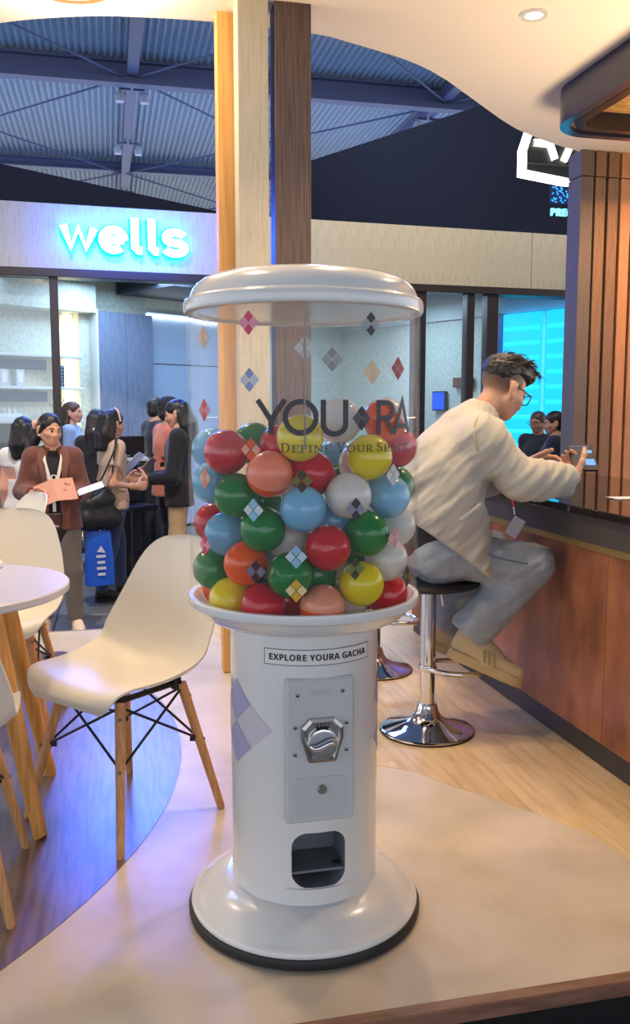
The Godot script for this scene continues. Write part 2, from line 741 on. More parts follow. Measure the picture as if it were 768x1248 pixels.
func downlight(p: Vector3, where: String) -> void:
	var seen_one := p.x == 1.945
	var t := thing("downlight", "small round recessed downlight shining white in the cream ceiling" if seen_one else "recessed round ceiling downlight %s, outside the picture" % where, "downlight", p, 0.0, "" if seen_one else "ceiling downlights out of view")
	var b := MB.new()
	b.lathe([Vector2(0.040, -0.004), Vector2(0.062, -0.006), Vector2(0.064, 0.0), Vector2(0.064, 0.004)], 32)
	part("trim_ring", b, mat(Color(0.85, 0.83, 0.8), 0.35), t)
	b = MB.new()
	b.lathe([Vector2(0.0, 0.0), Vector2(0.040, -0.003)], 32)
	part("lamp_face", b, glow(Color(1.0, 0.95, 0.86), 3.0), t)
	var l := SpotLight3D.new()
	l.name = "light"
	t.add_child(l)
	l.position = Vector3(0, -0.03, 0)
	l.rotation_degrees = Vector3(-90, 0, 0)
	l.light_color = Color(1.0, 0.86, 0.68)
	l.light_energy = 1.05
	l.spot_angle = 62.0
	l.spot_angle_attenuation = 0.6
	l.spot_range = 12.0
	l.spot_attenuation = 2.0
	l.light_size = 0.05
	l.shadow_enabled = true

func materials() -> void:
	M.white_gloss = mat(rgb(232, 233, 232), 0.22)
	M.white_gloss.clearcoat_enabled = true
	M.white_gloss.clearcoat = 0.6
	M.white_gloss.clearcoat_roughness = 0.06
	M.panel_grey = mat(rgb(205, 209, 210), 0.4)
	M.recess_grey = mat(rgb(120, 124, 130), 0.5)
	M.rubber = mat(rgb(28, 28, 32), 0.5)
	M.black = mat(rgb(20, 20, 23), 0.45)
	M.chrome = mat(rgb(225, 226, 230), 0.07, 1.0)
	M.cast = mat(rgb(175, 172, 168), 0.28, 1.0)
	M.screw = mat(rgb(120, 120, 122), 0.35, 1.0)
	M.acrylic = glassy(Color(0.96, 0.98, 1.0), 0.012, 0.02)
	M.acrylic.metallic_specular = 0.25
	M.seam = glassy(Color(0.55, 0.55, 0.55), 0.6, 0.2)
	M.shell = mat(rgb(224, 219, 205), 0.42)
	M.shell.clearcoat_enabled = true
	M.shell.clearcoat = 0.2
	M.leg_wood = grain([rgb(170, 118, 72), rgb(200, 148, 96), rgb(216, 168, 116)], 0.01, 3, Vector3(14, 1.2, 14), 0.45, false)
	M.table_wood = grain([rgb(196, 132, 62), rgb(220, 158, 82), rgb(230, 172, 98)], 0.01, 5, Vector3(10, 0.8, 10), 0.4, false)
	M.gold_wood = grain([rgb(206, 148, 78), rgb(226, 170, 96), rgb(232, 180, 108)], 0.008, 7, Vector3(9, 0.35, 9), 0.5)
	M.pale_wood = grain([rgb(178, 170, 150), rgb(196, 188, 168), rgb(204, 196, 176), rgb(188, 180, 159)], 0.012, 9, Vector3(9, 0.6, 9), 0.55)
	M.dark_wood = grain([rgb(66, 52, 48), rgb(92, 74, 68), rgb(110, 90, 82)], 0.02, 11, Vector3(8, 0.25, 8), 0.5)
	M.stone = grain([rgb(192, 178, 156), rgb(208, 195, 174), rgb(216, 203, 184), rgb(210, 196, 174)], 0.006, 13, Vector3(0.8, 0.8, 0.8), 0.3, true, 6)
	M.light_plank = grain([rgb(206, 178, 132), rgb(222, 198, 152), rgb(230, 208, 166)], 0.008, 15, Vector3(5, 5, 0.7), 0.32)
	M.light_plank2 = grain([rgb(196, 168, 124), rgb(214, 188, 142), rgb(224, 200, 156)], 0.008, 17, Vector3(5, 5, 0.7), 0.32)
	M.dark_floor = grain([rgb(52, 38, 38), rgb(84, 62, 58), rgb(116, 92, 84), rgb(74, 54, 50)], 0.012, 19, Vector3(5, 5, 0.45), 0.36, true, 5, 0.12)
	M.dark_floor.metallic_specular = 0.8
	M.dark_floor.clearcoat_enabled = true
	M.dark_floor.clearcoat = 1.0
	M.dark_floor.clearcoat_roughness = 0.3
	M.edge_wood = grain([rgb(104, 72, 56), rgb(136, 98, 78), rgb(150, 112, 90)], 0.01, 21, Vector3(0.9, 6, 6), 0.4)
	M.ceiling = mat(rgb(248, 238, 222), 0.75)
	M.rust = grain([rgb(112, 66, 42), rgb(140, 86, 56), rgb(158, 100, 66), rgb(172, 114, 78)], 0.006, 23, Vector3(1.5, 0.8, 1.5), 0.42, true, 6)
	M.rust.metallic = 0.05
	M.band = mat(rgb(74, 68, 66), 0.45)
	M.kick = mat(rgb(58, 54, 54), 0.5)
	M.brass = mat(rgb(186, 158, 100), 0.35, 0.8)
	M.counter_top = mat(rgb(24, 22, 22), 0.07)
	M.slat_shaded = grain([rgb(92, 82, 76), rgb(106, 95, 87), rgb(116, 105, 96)], 0.02, 25, Vector3(10, 0.3, 10), 0.5)
	M.slat_half_lit = grain([rgb(116, 88, 68), rgb(136, 104, 80), rgb(150, 116, 90)], 0.02, 27, Vector3(10, 0.3, 10), 0.5)
	M.slat_lit = grain([rgb(170, 118, 82), rgb(192, 138, 98), rgb(204, 150, 108)], 0.02, 28, Vector3(10, 0.3, 10), 0.5)
	M.navy = grain([rgb(27, 23, 29), rgb(32, 28, 34)], 0.05, 29, Vector3(1, 1, 1), 0.9)
	M.fascia = grain([rgb(186, 176, 154), rgb(200, 191, 170), rgb(206, 198, 178), rgb(194, 185, 163)], 0.012, 31, Vector3(7, 0.7, 7), 0.6)
	M.frame = mat(rgb(52, 42, 42), 0.4)
	M.roof = mat(rgb(146, 164, 182), 0.5)
	M.steel = mat(rgb(96, 104, 140), 0.5)
	M.hall_floor = grain([rgb(86, 90, 96), rgb(112, 116, 122), rgb(126, 130, 134)], 0.02, 33, Vector3(2, 2, 2), 0.4)
	M.plaster = grain([rgb(176, 184, 172), rgb(200, 206, 192), rgb(210, 216, 202)], 0.02, 35, Vector3(2.5, 1.5, 2.5), 0.7)
	M.cab = grain([rgb(104, 114, 140), rgb(114, 125, 150), rgb(122, 133, 158)], 0.01, 37, Vector3(5, 0.8, 5), 0.5)
	M.shelf_white = mat(rgb(206, 214, 214), 0.5)

# ---------------------------------------------------------------- hall
func hall() -> void:
	var b := MB.new()
	b.box(Vector3(2, -0.30, -4), Vector3(60, 0.16, 66))
	var f := struct("floor_hall", b, M.hall_floor)
	# the tiles of the aisle that can be told apart
	var tile := MB.new()
	tile.box(Vector3.ZERO, Vector3(0.592, 0.02, 0.592), 0.004)
	var tm := tile.mesh()
	for i in 9:
		for j in 5:
			var p := part("floor_tile", tm, M.hall_floor, f)
			p.position = Vector3(-1.9 + i * 0.6, -0.21, -5.72 - j * 0.6)
	# corrugated roof
	b = MB.new()
	var lo := []
	var rows := [PackedVector3Array(), PackedVector3Array()]
	for i in 221:
		for q in [[0.0, 0.0], [0.035, 0.0], [0.055, 0.05], [0.09, 0.05], [0.11, 0.0]]:
			rows[0].append(Vector3(-9 + i * 0.13 + q[0], 8.0 + q[1], -34))
			rows[1].append(Vector3(-9 + i * 0.13 + q[0], 8.0 + q[1], -9))
	b.grid(rows, false, false)
	var roof := struct("roof_sheet", b, M.roof)
	b = MB.new()
	b.box(Vector3(4, 8.25, -8), Vector3(46, 0.2, 60))
	struct("roof_slab", b, M.roof)
	# steel under the roof
	for q in [[-18.35, 0.40], [-25.5, 0.22], [-32.0, 0.4]]:
		b = MB.new()
		b.box(Vector3(4, 7.96 - q[1] * 0.5, q[0]), Vector3(30, q[1], 0.03))
		b.box(Vector3(4, 7.96, q[0]), Vector3(30, 0.04, 0.26))
		b.box(Vector3(4, 7.96 - q[1], q[0]), Vector3(30, 0.04, 0.26))
		part("purlin", b, M.steel, roof)
	for x in [-6.0, 0.62, 7.0, 13.4]:
		b = MB.new()
		b.box(Vector3(x, 7.82, -22), Vector3(0.22, 0.25, 25), 0.02)
		part("rafter", b, M.steel, roof)
	for x in [-6.0, 0.62, 7.0]:
		for z in [[-18.4, -25.5], [-25.5, -32.0], [-11.4, -18.4]]:
			b = MB.new()
			b.tube([Vector3(x, 7.7, z[0]), Vector3(x + 6.5, 7.7, z[1])], 0.022, 6)
			b.tube([Vector3(x, 7.7, z[1]), Vector3(x + 6.5, 7.7, z[0])], 0.022, 6)
			part("tie_rod", b, M.steel, roof)
	# pairs of small lamps clipped to the rafters
	var lamp_spots := [[0.62, -18.9, "by the near crossbeam"], [0.62, -22.6, "halfway along the middle rafter"], [0.62, -27.4, "at the far rafter end"], [7.0, -19.3, "above the dark side wall"]]
	for q in lamp_spots:
		for s in [-1.0, 1.0]:
			var t := thing("clamp_lamp", "clamp lamp %s of the hall roof, %s one of its pair" % [q[2], "left" if s < 0.0 else "right"], "lamp", Vector3(q[0] + s * 0.24, 7.5, q[1]), 0.0, "clamp lamps under the hall roof")
			b = MB.new()
			b.lathe([Vector2(0.0, -0.09), Vector2(0.09, -0.09), Vector2(0.1, 0.0), Vector2(0.06, 0.1), Vector2(0.0, 0.12)], 16)
			part("lamp_head", b, mat(rgb(190, 196, 214), 0.4), t)
			b = MB.new()
			b.box(Vector3(-s * 0.1, 0.16, 0), Vector3(0.22, 0.05, 0.06))
			part("clamp_arm", b, M.steel, t)
	# dark walls of the booths behind
	wall_between("wall_navy_far", Vector3(-3.6, 0, -13.3), Vector3(2.06, 0, -17.2), 5.0)
	wall_between("wall_navy_side", Vector3(3.526, 0, -15.275), Vector3(6.4, 0, -9.88), 5.5)

func wall_between(called: String, a: Vector3, c: Vector3, h: float) -> void:
	var b := MB.new()
	var d := c - a
	b.xf = Transform3D(Basis(d.normalized(), Vector3.UP, d.normalized().cross(Vector3.UP)), (a + c) / 2)
	b.box(Vector3(0, h / 2 - 0.15, 0), Vector3(d.length(), h + 0.3, 0.2))
	struct(called, b, M.navy)

# ---------------------------------------------------------------- own booth: floor, ceiling, columns
func flat(outline: Array, y0: float, y1: float) -> MB:
	var b := MB.new()
	b.xf = Transform3D(FLAT, Vector3.ZERO)
	b.prism(PackedVector2Array(outline), -y1, -y0)
	return b

func booth_shell() -> void:
	var fl := struct("floor", flat([Vector2(-4, -1.70), Vector2(4.5, -1.70), Vector2(4.5, -6.3), Vector2(1.75, -6.3), Vector2(1.75, -5.305), Vector2(-4, -5.305)], -0.05, 0.0), M.stone)
	var b := MB.new()
	b.box(Vector3(0.25, -0.125, -3.5), Vector3(8.4, 0.15, 3.5))
	struct("floor_base", b, M.black)
	b = MB.new()
	b.box(Vector3(0.25, -0.017, -1.69), Vector3(8.5, 0.038, 0.035), 0.003)
	struct("trim_front", b, M.edge_wood)
	b = MB.new()
	b.box(Vector3(-1.1, -0.017, -5.315), Vector3(5.8, 0.036, 0.03), 0.003)
	struct("trim_rear", b, mat(rgb(150, 140, 128), 0.4))
	# dark wood inlay: a round dance of boards under the table
	var o := []
	for i in 61:
		var a := deg_to_rad(-80.0 + 160.0 * i / 60.0)
		var p := Vector2(-1.945 + 2.19 * cos(a), -3.45 - 2.19 * sin(a))
		if p.y > -4.86 and p.y < -1.70:
			o.append(p)
	o.append(Vector2(-3.9, o[-1].y))
	o.append(Vector2(-3.9, o[0].y))
	part("dark_wood_inlay", flat(o, -0.01, 0.002), M.dark_floor, fl)
	# light planks along the bar
	var zone := PackedVector2Array([Vector2(0.55, -5.25), Vector2(0.66, -3.45), Vector2(0.80, -3.12), Vector2(0.94, -2.98), Vector2(1.04, -2.90), Vector2(1.12, -2.76), Vector2(1.29, -2.52), Vector2(1.385, -2.36), Vector2(1.42, -2.26), Vector2(1.425, -2.10), Vector2(1.40, -1.9), Vector2(1.34, -1.72), Vector2(1.74, -1.72), Vector2(1.74, -5.25)])
	for i in 8:
		var x := 0.54 + i * 0.152
		var z := -5.25 + fmod(i * 0.47, 1.3) - 1.3
		while z < -1.72:
			var cell := PackedVector2Array([Vector2(x + 0.0008, z + 0.0008), Vector2(x + 0.1512, z + 0.0008), Vector2(x + 0.1512, z + 1.2992), Vector2(x + 0.0008, z + 1.2992)])
			for q in Geometry2D.intersect_polygons(zone, cell):
				if q.size() > 2:
					part("plank", flat(Array(q), -0.008, 0.0015), M.light_plank if int(i * 7 + z * 3) % 2 == 0 else M.light_plank2, fl)
			z += 1.3
	# ceiling with its wavy rear edge
	var e := [Vector2(-4.2, -7.2), Vector2(-3.0, -6.1), Vector2(-2.0, -5.4), Vector2(-1.2, -4.95)]
	var c := Curve2D.new()
	for q in [Vector2(-4.2, -7.6), Vector2(-2.0, -5.75), Vector2(-1.0, -4.95), Vector2(-0.448, -4.618), Vector2(-0.164, -4.49), Vector2(0.112, -4.417), Vector2(0.539, -4.381), Vector2(1.001, -4.405), Vector2(1.177, -4.453), Vector2(1.576, -4.625), Vector2(1.86, -4.831), Vector2(2.19, -5.146), Vector2(2.422, -5.367), Vector2(2.698, -5.589), Vector2(3.122, -5.827), Vector2(3.505, -5.941), Vector2(4.6, -6.1)]:
		c.add_point(q)
	for i in c.point_count:
		var t: Vector2 = (c.get_point_position(mini(i + 1, c.point_count - 1)) - c.get_point_position(maxi(i - 1, 0))) / 6.0
		c.set_point_in(i, -t)
		c.set_point_out(i, t)
	e = Array(c.tessellate(4, 2.0))
	e.append(Vector2(4.6, -2.3))  # front edge, out of view, cut short so more light reaches in
	e.append(Vector2(-4.2, -2.3))
	struct("ceiling", flat(e, 3.09, 3.24), M.ceiling)
	# three columns
	column("column_gold", Vector3(0.571, 0, -4.305), 0.097, 0.09, M.gold_wood, "slim golden wood column standing furthest back behind the capsule machine")
	column("column_pale", Vector3(0.664, 0, -4.16), 0.139, 0.12, M.pale_wood, "pale greyish wood column between the golden and the dark one")
	column("column_dark", Vector3(0.846, 0, -4.16), 0.166, 0.12, M.dark_wood, "dark brown ribbed wood column nearest the bar")

func column(called: String, at: Vector3, w: float, d: float, m: Material, label: String) -> void:
	var t := thing("column", label, "column", at)
	t.set_meta("kind", "structure")
	var b := MB.new()
	b.box(Vector3(0, 1.547, 0), Vector3(w, 3.09, d), 0.003)
	part("shaft", b, m, t)

# ---------------------------------------------------------------- bar counter, slat wall, bulkhead
func counter() -> void:
	var t := thing("bar_counter", "long bar counter with rust brown front panels and a black glossy top", "counter", Vector3.ZERO)
	var z0 := -1.0
	var z1 := -4.85
	var zc := (z0 + z1) / 2
	var zl := z0 - z1
	var b := MB.new()
	b.box(Vector3(2.13, 0.48, zc), Vector3(0.82, 0.84, zl - 0.01))
	part("carcass", b, M.kick, t)
	b = MB.new()
	b.box(Vector3(1.722, 0.046, zc), Vector3(0.02, 0.088, zl), 0.002)
	part("kick_board", b, M.kick, t)
	for q in [[-1.0, -2.78], [-2.78, -3.95], [-3.95, -4.85]]:
		b = MB.new()
		b.box(Vector3(1.71, 0.436, (q[0] + q[1]) / 2), Vector3(0.022, 0.69, q[0] - q[1] - 0.003), 0.0012)
		part("front_panel", b, M.rust, t)
	b = MB.new()
	b.box(Vector3(2.13, 0.436, z1 - 0.004), Vector3(0.84, 0.69, 0.02), 0.002)
	part("end_panel", b, M.rust, t)
	b = MB.new()
	b.box(Vector3(1.707, 0.794, zc), Vector3(0.03, 0.026, zl + 0.01), 0.002)
	part("brass_strip", b, M.brass, t)
	b = MB.new()
	b.box(Vector3(2.13, 0.857, zc), Vector3(0.88, 0.1, zl + 0.03), 0.002)
	part("top_band", b, M.band, t)
	b = MB.new()
	b.box(Vector3(2.135, 0.922, zc), Vector3(0.95, 0.03, zl + 0.08), 0.004)
	part("worktop", b, M.counter_top, t)

	# slat wall behind the bar
	var sw := thing("slat_wall", "brown vertical slats rising behind the bar up to the ceiling", "slat wall", Vector3(3.26, 0, -5.83))
	b = MB.new()
	b.box(Vector3(1.38, 1.54, -0.24), Vector3(2.6, 3.08, 0.03))
	part("backing", b, mat(rgb(30, 32, 70), 0.5), sw)
	for i in 26:
		var w := 0.078
		var x := 0.04 + i * 0.1
		if i == 0:
			w = 0.098
			x = 0.035
		var m: Material = M.slat_shaded if i == 0 else (M.slat_half_lit if i < 3 else M.slat_lit)  # warm light growing along the wall is painted into the slat colours
		b = MB.new()
		b.box(Vector3(x, 1.455, -0.09), Vector3(w, 2.91, 0.18), 0.003)
		part("slat", b, m, sw)
		b = MB.new()
		b.box(Vector3(x, 3.002, -0.088), Vector3(w + 0.002, 0.172, 0.182), 0.003)
		part("slat_cap", b, m, sw)
	# unseen blue light behind the slats, placed to light their gaps
	var l := area("unseen_slat_light", Vector3(4.4, 0.12, -5.98), Vector3(90, 0, 0), Vector2(2.2, 0.06), Color(0.25, 0.35, 1.0), 1.6)
	# added fill light behind the bar, out of view, brightening the ceiling
	area("added_ceiling_fill", Vector3(3.0, 1.25, -3.2), Vector3(90, 0, 0), Vector2(0.6, 1.6), Color(1.0, 0.88, 0.72), 4.5)
	# unseen warm spot, out of view, placed to light the slats
	var s := SpotLight3D.new()
	s.name = "unseen_slat_spot"
	add_child(s)
	s.position = Vector3(3.75, 3.02, -4.3)
	s.look_at(Vector3(3.85, 1.2, -5.83))
	s.light_color = Color(1.0, 0.74, 0.5)
	s.light_energy = 8.5
	s.spot_angle = 50.0
	s.spot_angle_attenuation = 0.7
	s.spot_range = 10.0
	s.spot_attenuation = 2.0
	s.light_size = 0.06
	s.shadow_enabled = true

	# dark bulkhead hung under the ceiling over the bar
	var bh := thing("bulkhead", "dark rounded bulkhead hung below the ceiling over the bar, gold underside", "bulkhead", Vector3.ZERO)
	bh.set_meta("kind", "structure")
	var outer := ring(2.52, -4.98, 0.26)
	b = MB.new()
	b.xf = Transform3D(FLAT, Vector3.ZERO)
	b.prism(outer, -3.088, -2.89, true, [ring(2.575, -4.925, 0.215)])
	part("fascia", b, mat(rgb(40, 40, 56), 0.2), bh)
	b = MB.new()
	b.xf = Transform3D(FLAT, Vector3.ZERO)
	b.prism(ring(2.574, -4.926, 0.214), -3.06, -2.915, true, [ring(2.60, -4.90, 0.19)])
	part("lip", b, mat(rgb(150, 132, 108), 0.35), bh)
	b = MB.new()
	b.xf = Transform3D(FLAT, Vector3.ZERO)
	b.prism(ring(2.599, -4.901, 0.19), -3.06, -2.90, true, [ring(2.655, -4.845, 0.15)])
	part("inner_rim", b, mat(rgb(26, 24, 32), 0.2), bh)
	b = MB.new()
	b.xf = Transform3D(FLAT, Vector3.ZERO)
	b.prism(ring(2.65, -4.85, 0.15), -3.06, -3.0, true)
	area("unseen_soffit_light", Vector3(3.6, 2.915, -4.1), Vector3(90, 0, 0), Vector2(1.4, 1.2), Color(1.0, 0.82, 0.58), 0.25)  # unseen light in the recess, placed to brighten the gold underside
	part("soffit", b, grain([rgb(150, 112, 66), rgb(190, 148, 92), rgb(212, 172, 112)], 0.008, 41, Vector3(1.2, 3, 3), 0.5), bh)

func ring(x: float, z: float, r: float) -> PackedVector2Array:
	var o := PackedVector2Array([Vector2(5.2 - (x - 2.52), -0.6 - (x - 2.52)), Vector2(x, -0.6 - (x - 2.52))])
	for i in 13:
		var a := deg_to_rad(180.0 + 90.0 * i / 12.0)
		o.append(Vector2(x + r + r * cos(a), z + r + r * sin(a)))
	o.append(Vector2(5.2 - (x - 2.52), z))
	return o

# ---------------------------------------------------------------- the booth opposite
func opposite_booth() -> void:
	var t := thing("display_booth", "booth opposite with grey wood fascia, dark window frames and lit interior", "booth", Vector3(0, 0, -8.5), 3.0)
	t.set_meta("kind", "structure")
	var b: MB
	for q in [[-5.0, 1.42], [1.42, 4.33], [4.33, 7.2]]:
		b = MB.new()
		b.box(Vector3((q[0] + q[1]) / 2, 2.838, -0.2), Vector3(q[1] - q[0] - 0.006, 0.565, 0.4), 0.003)
		part("fascia_panel", b, M.fascia, t)
	b = MB.new()
	b.box(Vector3(0.4, 2.52, -0.1), Vector3(10.8, 0.07, 0.2), 0.004)
	part("header_frame", b, M.frame, t)
	for q in [[-0.45, 0.075], [-4.2, 0.1], [3.11, 0.13], [3.672, 0.085], [3.92, 0.13], [5.6, 0.12]]:
		b = MB.new()
		b.box(Vector3(q[0], 1.15, -0.1), Vector3(q[1], 2.7, 0.12), 0.004)
		part("mullion", b, M.frame, t)
	for q in [[-4.15, -0.49], [3.18, 3.63], [3.72, 3.855]]:
		b = MB.new()
		b.box(Vector3((q[0] + q[1]) / 2, 1.2, -0.1), Vector3(q[1] - q[0], 2.6, 0.012))
		part("pane", b, glassy(Color(0.85, 0.95, 0.95), 0.05, 0.0), t)
	# plinth, floor and dark counter front
	b = MB.new()
	b.box(Vector3(1.0, -0.16, -2.0), Vector3(12, 0.09, 4.2), 0.004)
	part("plinth", b, mat(rgb(52, 52, 56), 0.4), t)
	b = MB.new()
	b.box(Vector3(1.0, -0.10, -2.0), Vector3(11.8, 0.03, 4.1), 0.003)
	part("plinth_floor", b, mat(rgb(120, 124, 130), 0.5), t)
	b = MB.new()
	b.box(Vector3(-2.6, 0.54, -0.22), Vector3(3.66, 1.27, 0.1), 0.004)
	part("parapet", b, mat(rgb(40, 37, 40), 0.4), t)
	b = MB.new()
	b.box(Vector3(1.0, 2.99, -2.6), Vector3(12, 0.1, 4.6))
	part("booth_ceiling", b, mat(rgb(190, 196, 204), 0.6), t)
	b = MB.new()
	b.box(Vector3(3.9, 2.53, -0.02), Vector3(1.9, 0.035, 0.03))
	part("blue_led_strip", b, glow(Color(0.08, 0.3, 1.0), 1.6), t)
	# unseen lamps under the booth ceiling, lighting its interior
	for q in [[Vector3(0.3, 2.6, -9.3), 2.6], [Vector3(3.0, 2.6, -10.2), 2.6], [Vector3(-1.6, 2.6, -9.2), 1.9]]:
		area("unseen_booth_light", q[0], Vector3(-90, 0, 0), Vector2(1.2, 0.5), Color(0.72, 0.86, 1.0), q[1])

	shelf_wall()
	light_wall()
	sign_wells()
	sign_corner()

func shelf_wall() -> void:
	# a storage wall standing at an angle inside the booth
	var t := thing("storage_wall", "storage wall inside the opposite booth with open shelves, light strip and blue grey cabinet doors", "storage wall", Vector3(-0.46, -0.085, -9.6), 34.0)
	t.set_meta("kind", "structure")
	var b := MB.new()
	b.box(Vector3(1.2, 1.55, -0.26), Vector3(7.4, 3.06, 0.1))
	part("back_wall", b, M.plaster, t)
	b = MB.new()
	b.box(Vector3(-1.05, 2.6, -0.1), Vector3(2.95, 0.4, 0.24), 0.003)
	part("top_beam", b, M.plaster, t)
	for y in [1.93, 1.605, 1.265, 0.93]:
		b = MB.new()
		b.box(Vector3(-1.1, y, -0.1), Vector3(2.72, 0.028, 0.2), 0.003)
		part("shelf", b, M.shelf_white, t)
		b = MB.new()
		b.box(Vector3(-1.25, y - 0.085, -0.205), Vector3(2.4, 0.10, 0.012))
		part("shelf_back", b, M.cab, t)
	b = MB.new()
	b.box(Vector3(0.205, 1.2, -0.2), Vector3(0.10, 2.36, 0.02))
	part("light_strip", b, glow(Color(1.0, 0.93, 0.78), 2.6), t)
	b = MB.new()
	b.box(Vector3(0.365, 1.22, -0.17), Vector3(0.13, 2.42, 0.09), 0.003)
	part("side_panel", b, M.plaster, t)
	b = MB.new()
	b.box(Vector3(0.437, 1.22, -0.09), Vector3(0.018, 2.45, 0.22), 0.002)
	part("side_trim", b, M.shelf_white, t)
	for x in [0.63, 0.988]:
		b = MB.new()
		b.box(Vector3(x, 1.215, -0.1), Vector3(0.354, 2.43, 0.2), 0.003)
		part("cabinet_door", b, M.cab, t)
	for y in [1.44, 0.5]:
		b = MB.new()
		b.box(Vector3(2.0, y, -0.16), Vector3(1.66, 0.93, 0.05), 0.003)
		part("wall_panel", b, mat(rgb(168, 190, 222), 0.5), t)
	b = MB.new()
	b.box(Vector3(1.75, 2.2, -0.16), Vector3(1.16, 0.57, 0.05), 0.003)
	part("wall_panel", b, mat(rgb(168, 190, 222), 0.5), t)
	b = MB.new()
	b.box(Vector3(1.75, 2.445, -0.12), Vector3(1.14, 0.03, 0.04))
	part("light_line", b, glow(Color(0.95, 0.97, 1.0), 3.0), t)
	b = MB.new()
	b.box(Vector3(2.1, 2.72, 0.35), Vector3(2.6, 0.16, 1.0), 0.003)
	part("soffit", b, mat(rgb(48, 50, 62), 0.5), t)
	area("strip_light", t.transform * Vector3(0.205, 1.2, -0.17), Vector3(0, 34, 0), Vector2(0.085, 2.3), Color(1.0, 0.93, 0.8), 0.5)
	# what stands on the shelves
	for q in [[-0.62, "white upright box file near the shelf's open end"], [-0.45, "white upright box file beside the window post"]]:
		var o := thing("box_file", q[1] + " on the second shelf", "box file", t.transform * Vector3(q[0], 1.62, -0.06), 34.0, "box files on the shelf")
		b = MB.new()
		b.box(Vector3(0, 0.08, 0), Vector3(0.085, 0.16, 0.1), 0.003)
		part("case", b, mat(rgb(196, 208, 214), 0.5), o)
		b = MB.new()
		b.box(Vector3(0, 0.085, 0.051), Vector3(0.045, 0.1, 0.003))
		part("spine_label", b, mat(rgb(228, 234, 238), 0.5), o)
	var bx := thing("pattern_box", "tall box with a dark bead pattern before the light strip", "box", t.transform * Vector3(0.02, 1.62, -0.06), 34.0)
	b = MB.new()
	b.box(Vector3(0, 0.11, 0), Vector3(0.06, 0.22, 0.08), 0.003)
	part("case", b, mat(rgb(120, 140, 160), 0.5), bx)
	for i in 12:
		b = MB.new()
		b.ball(Vector3(-0.015 + 0.03 * (i % 2), 0.02 + 0.034 * (i / 2), 0.04), 0.011, 8)
		part("bead", b, mat(rgb(52, 62, 78), 0.4), bx)
	var tr := thing("low_tray", "low white stepped tray on the lowest lit shelf", "tray", t.transform * Vector3(-0.56, 1.28, -0.07), 34.0)
	b = MB.new()
	b.box(Vector3(0, 0.02, 0), Vector3(0.34, 0.04, 0.12), 0.003)
	b.box(Vector3(0, 0.055, -0.01), Vector3(0.26, 0.03, 0.09), 0.003)
	part("tray_body", b, mat(rgb(206, 222, 222), 0.5), tr)
	for i in 4:
		var v := thing("small_bottle", ["first", "second", "third", "fourth"][i] + " small bottle from the open end standing on the low white tray", "bottle", t.transform * Vector3(-0.66 + i * 0.055, 1.35, -0.08), 34.0, "bottles on the tray")
		b = MB.new()
		b.lathe([Vector2(0, 0), Vector2(0.018, 0), Vector2(0.018, 0.03), Vector2(0.007, 0.045), Vector2(0.007, 0.062), Vector2(0, 0.062)], 12)
		part("flask", b, mat([rgb(140, 150, 90), rgb(190, 200, 180), rgb(214, 220, 210), rgb(196, 206, 196)][i], 0.3), v)
	var tw := thing("twig_vase", "small vase with bare forked twigs before the light strip", "vase", t.transform * Vector3(-0.02, 1.28, -0.06), 34.0)
	b = MB.new()
	b.lathe([Vector2(0, 0), Vector2(0.02, 0), Vector2(0.026, 0.04), Vector2(0.012, 0.08), Vector2(0.014, 0.09), Vector2(0, 0.085)], 14)
	part("vase_body", b, mat(rgb(200, 206, 200), 0.4), tw)
	b = MB.new()
	b.tube([Vector3(0, 0.08, 0), Vector3(-0.04, 0.13, 0), Vector3(-0.10, 0.17, 0)], 0.004, 6)
	b.tube([Vector3(0, 0.08, 0), Vector3(0.03, 0.14, 0), Vector3(0.08, 0.22, 0)], 0.004, 6)
	b.tube([Vector3(0.03, 0.14, 0), Vector3(0.02, 0.2, 0)], 0.003, 6)
	part("twig", b, mat(rgb(96, 96, 84), 0.6), tw)

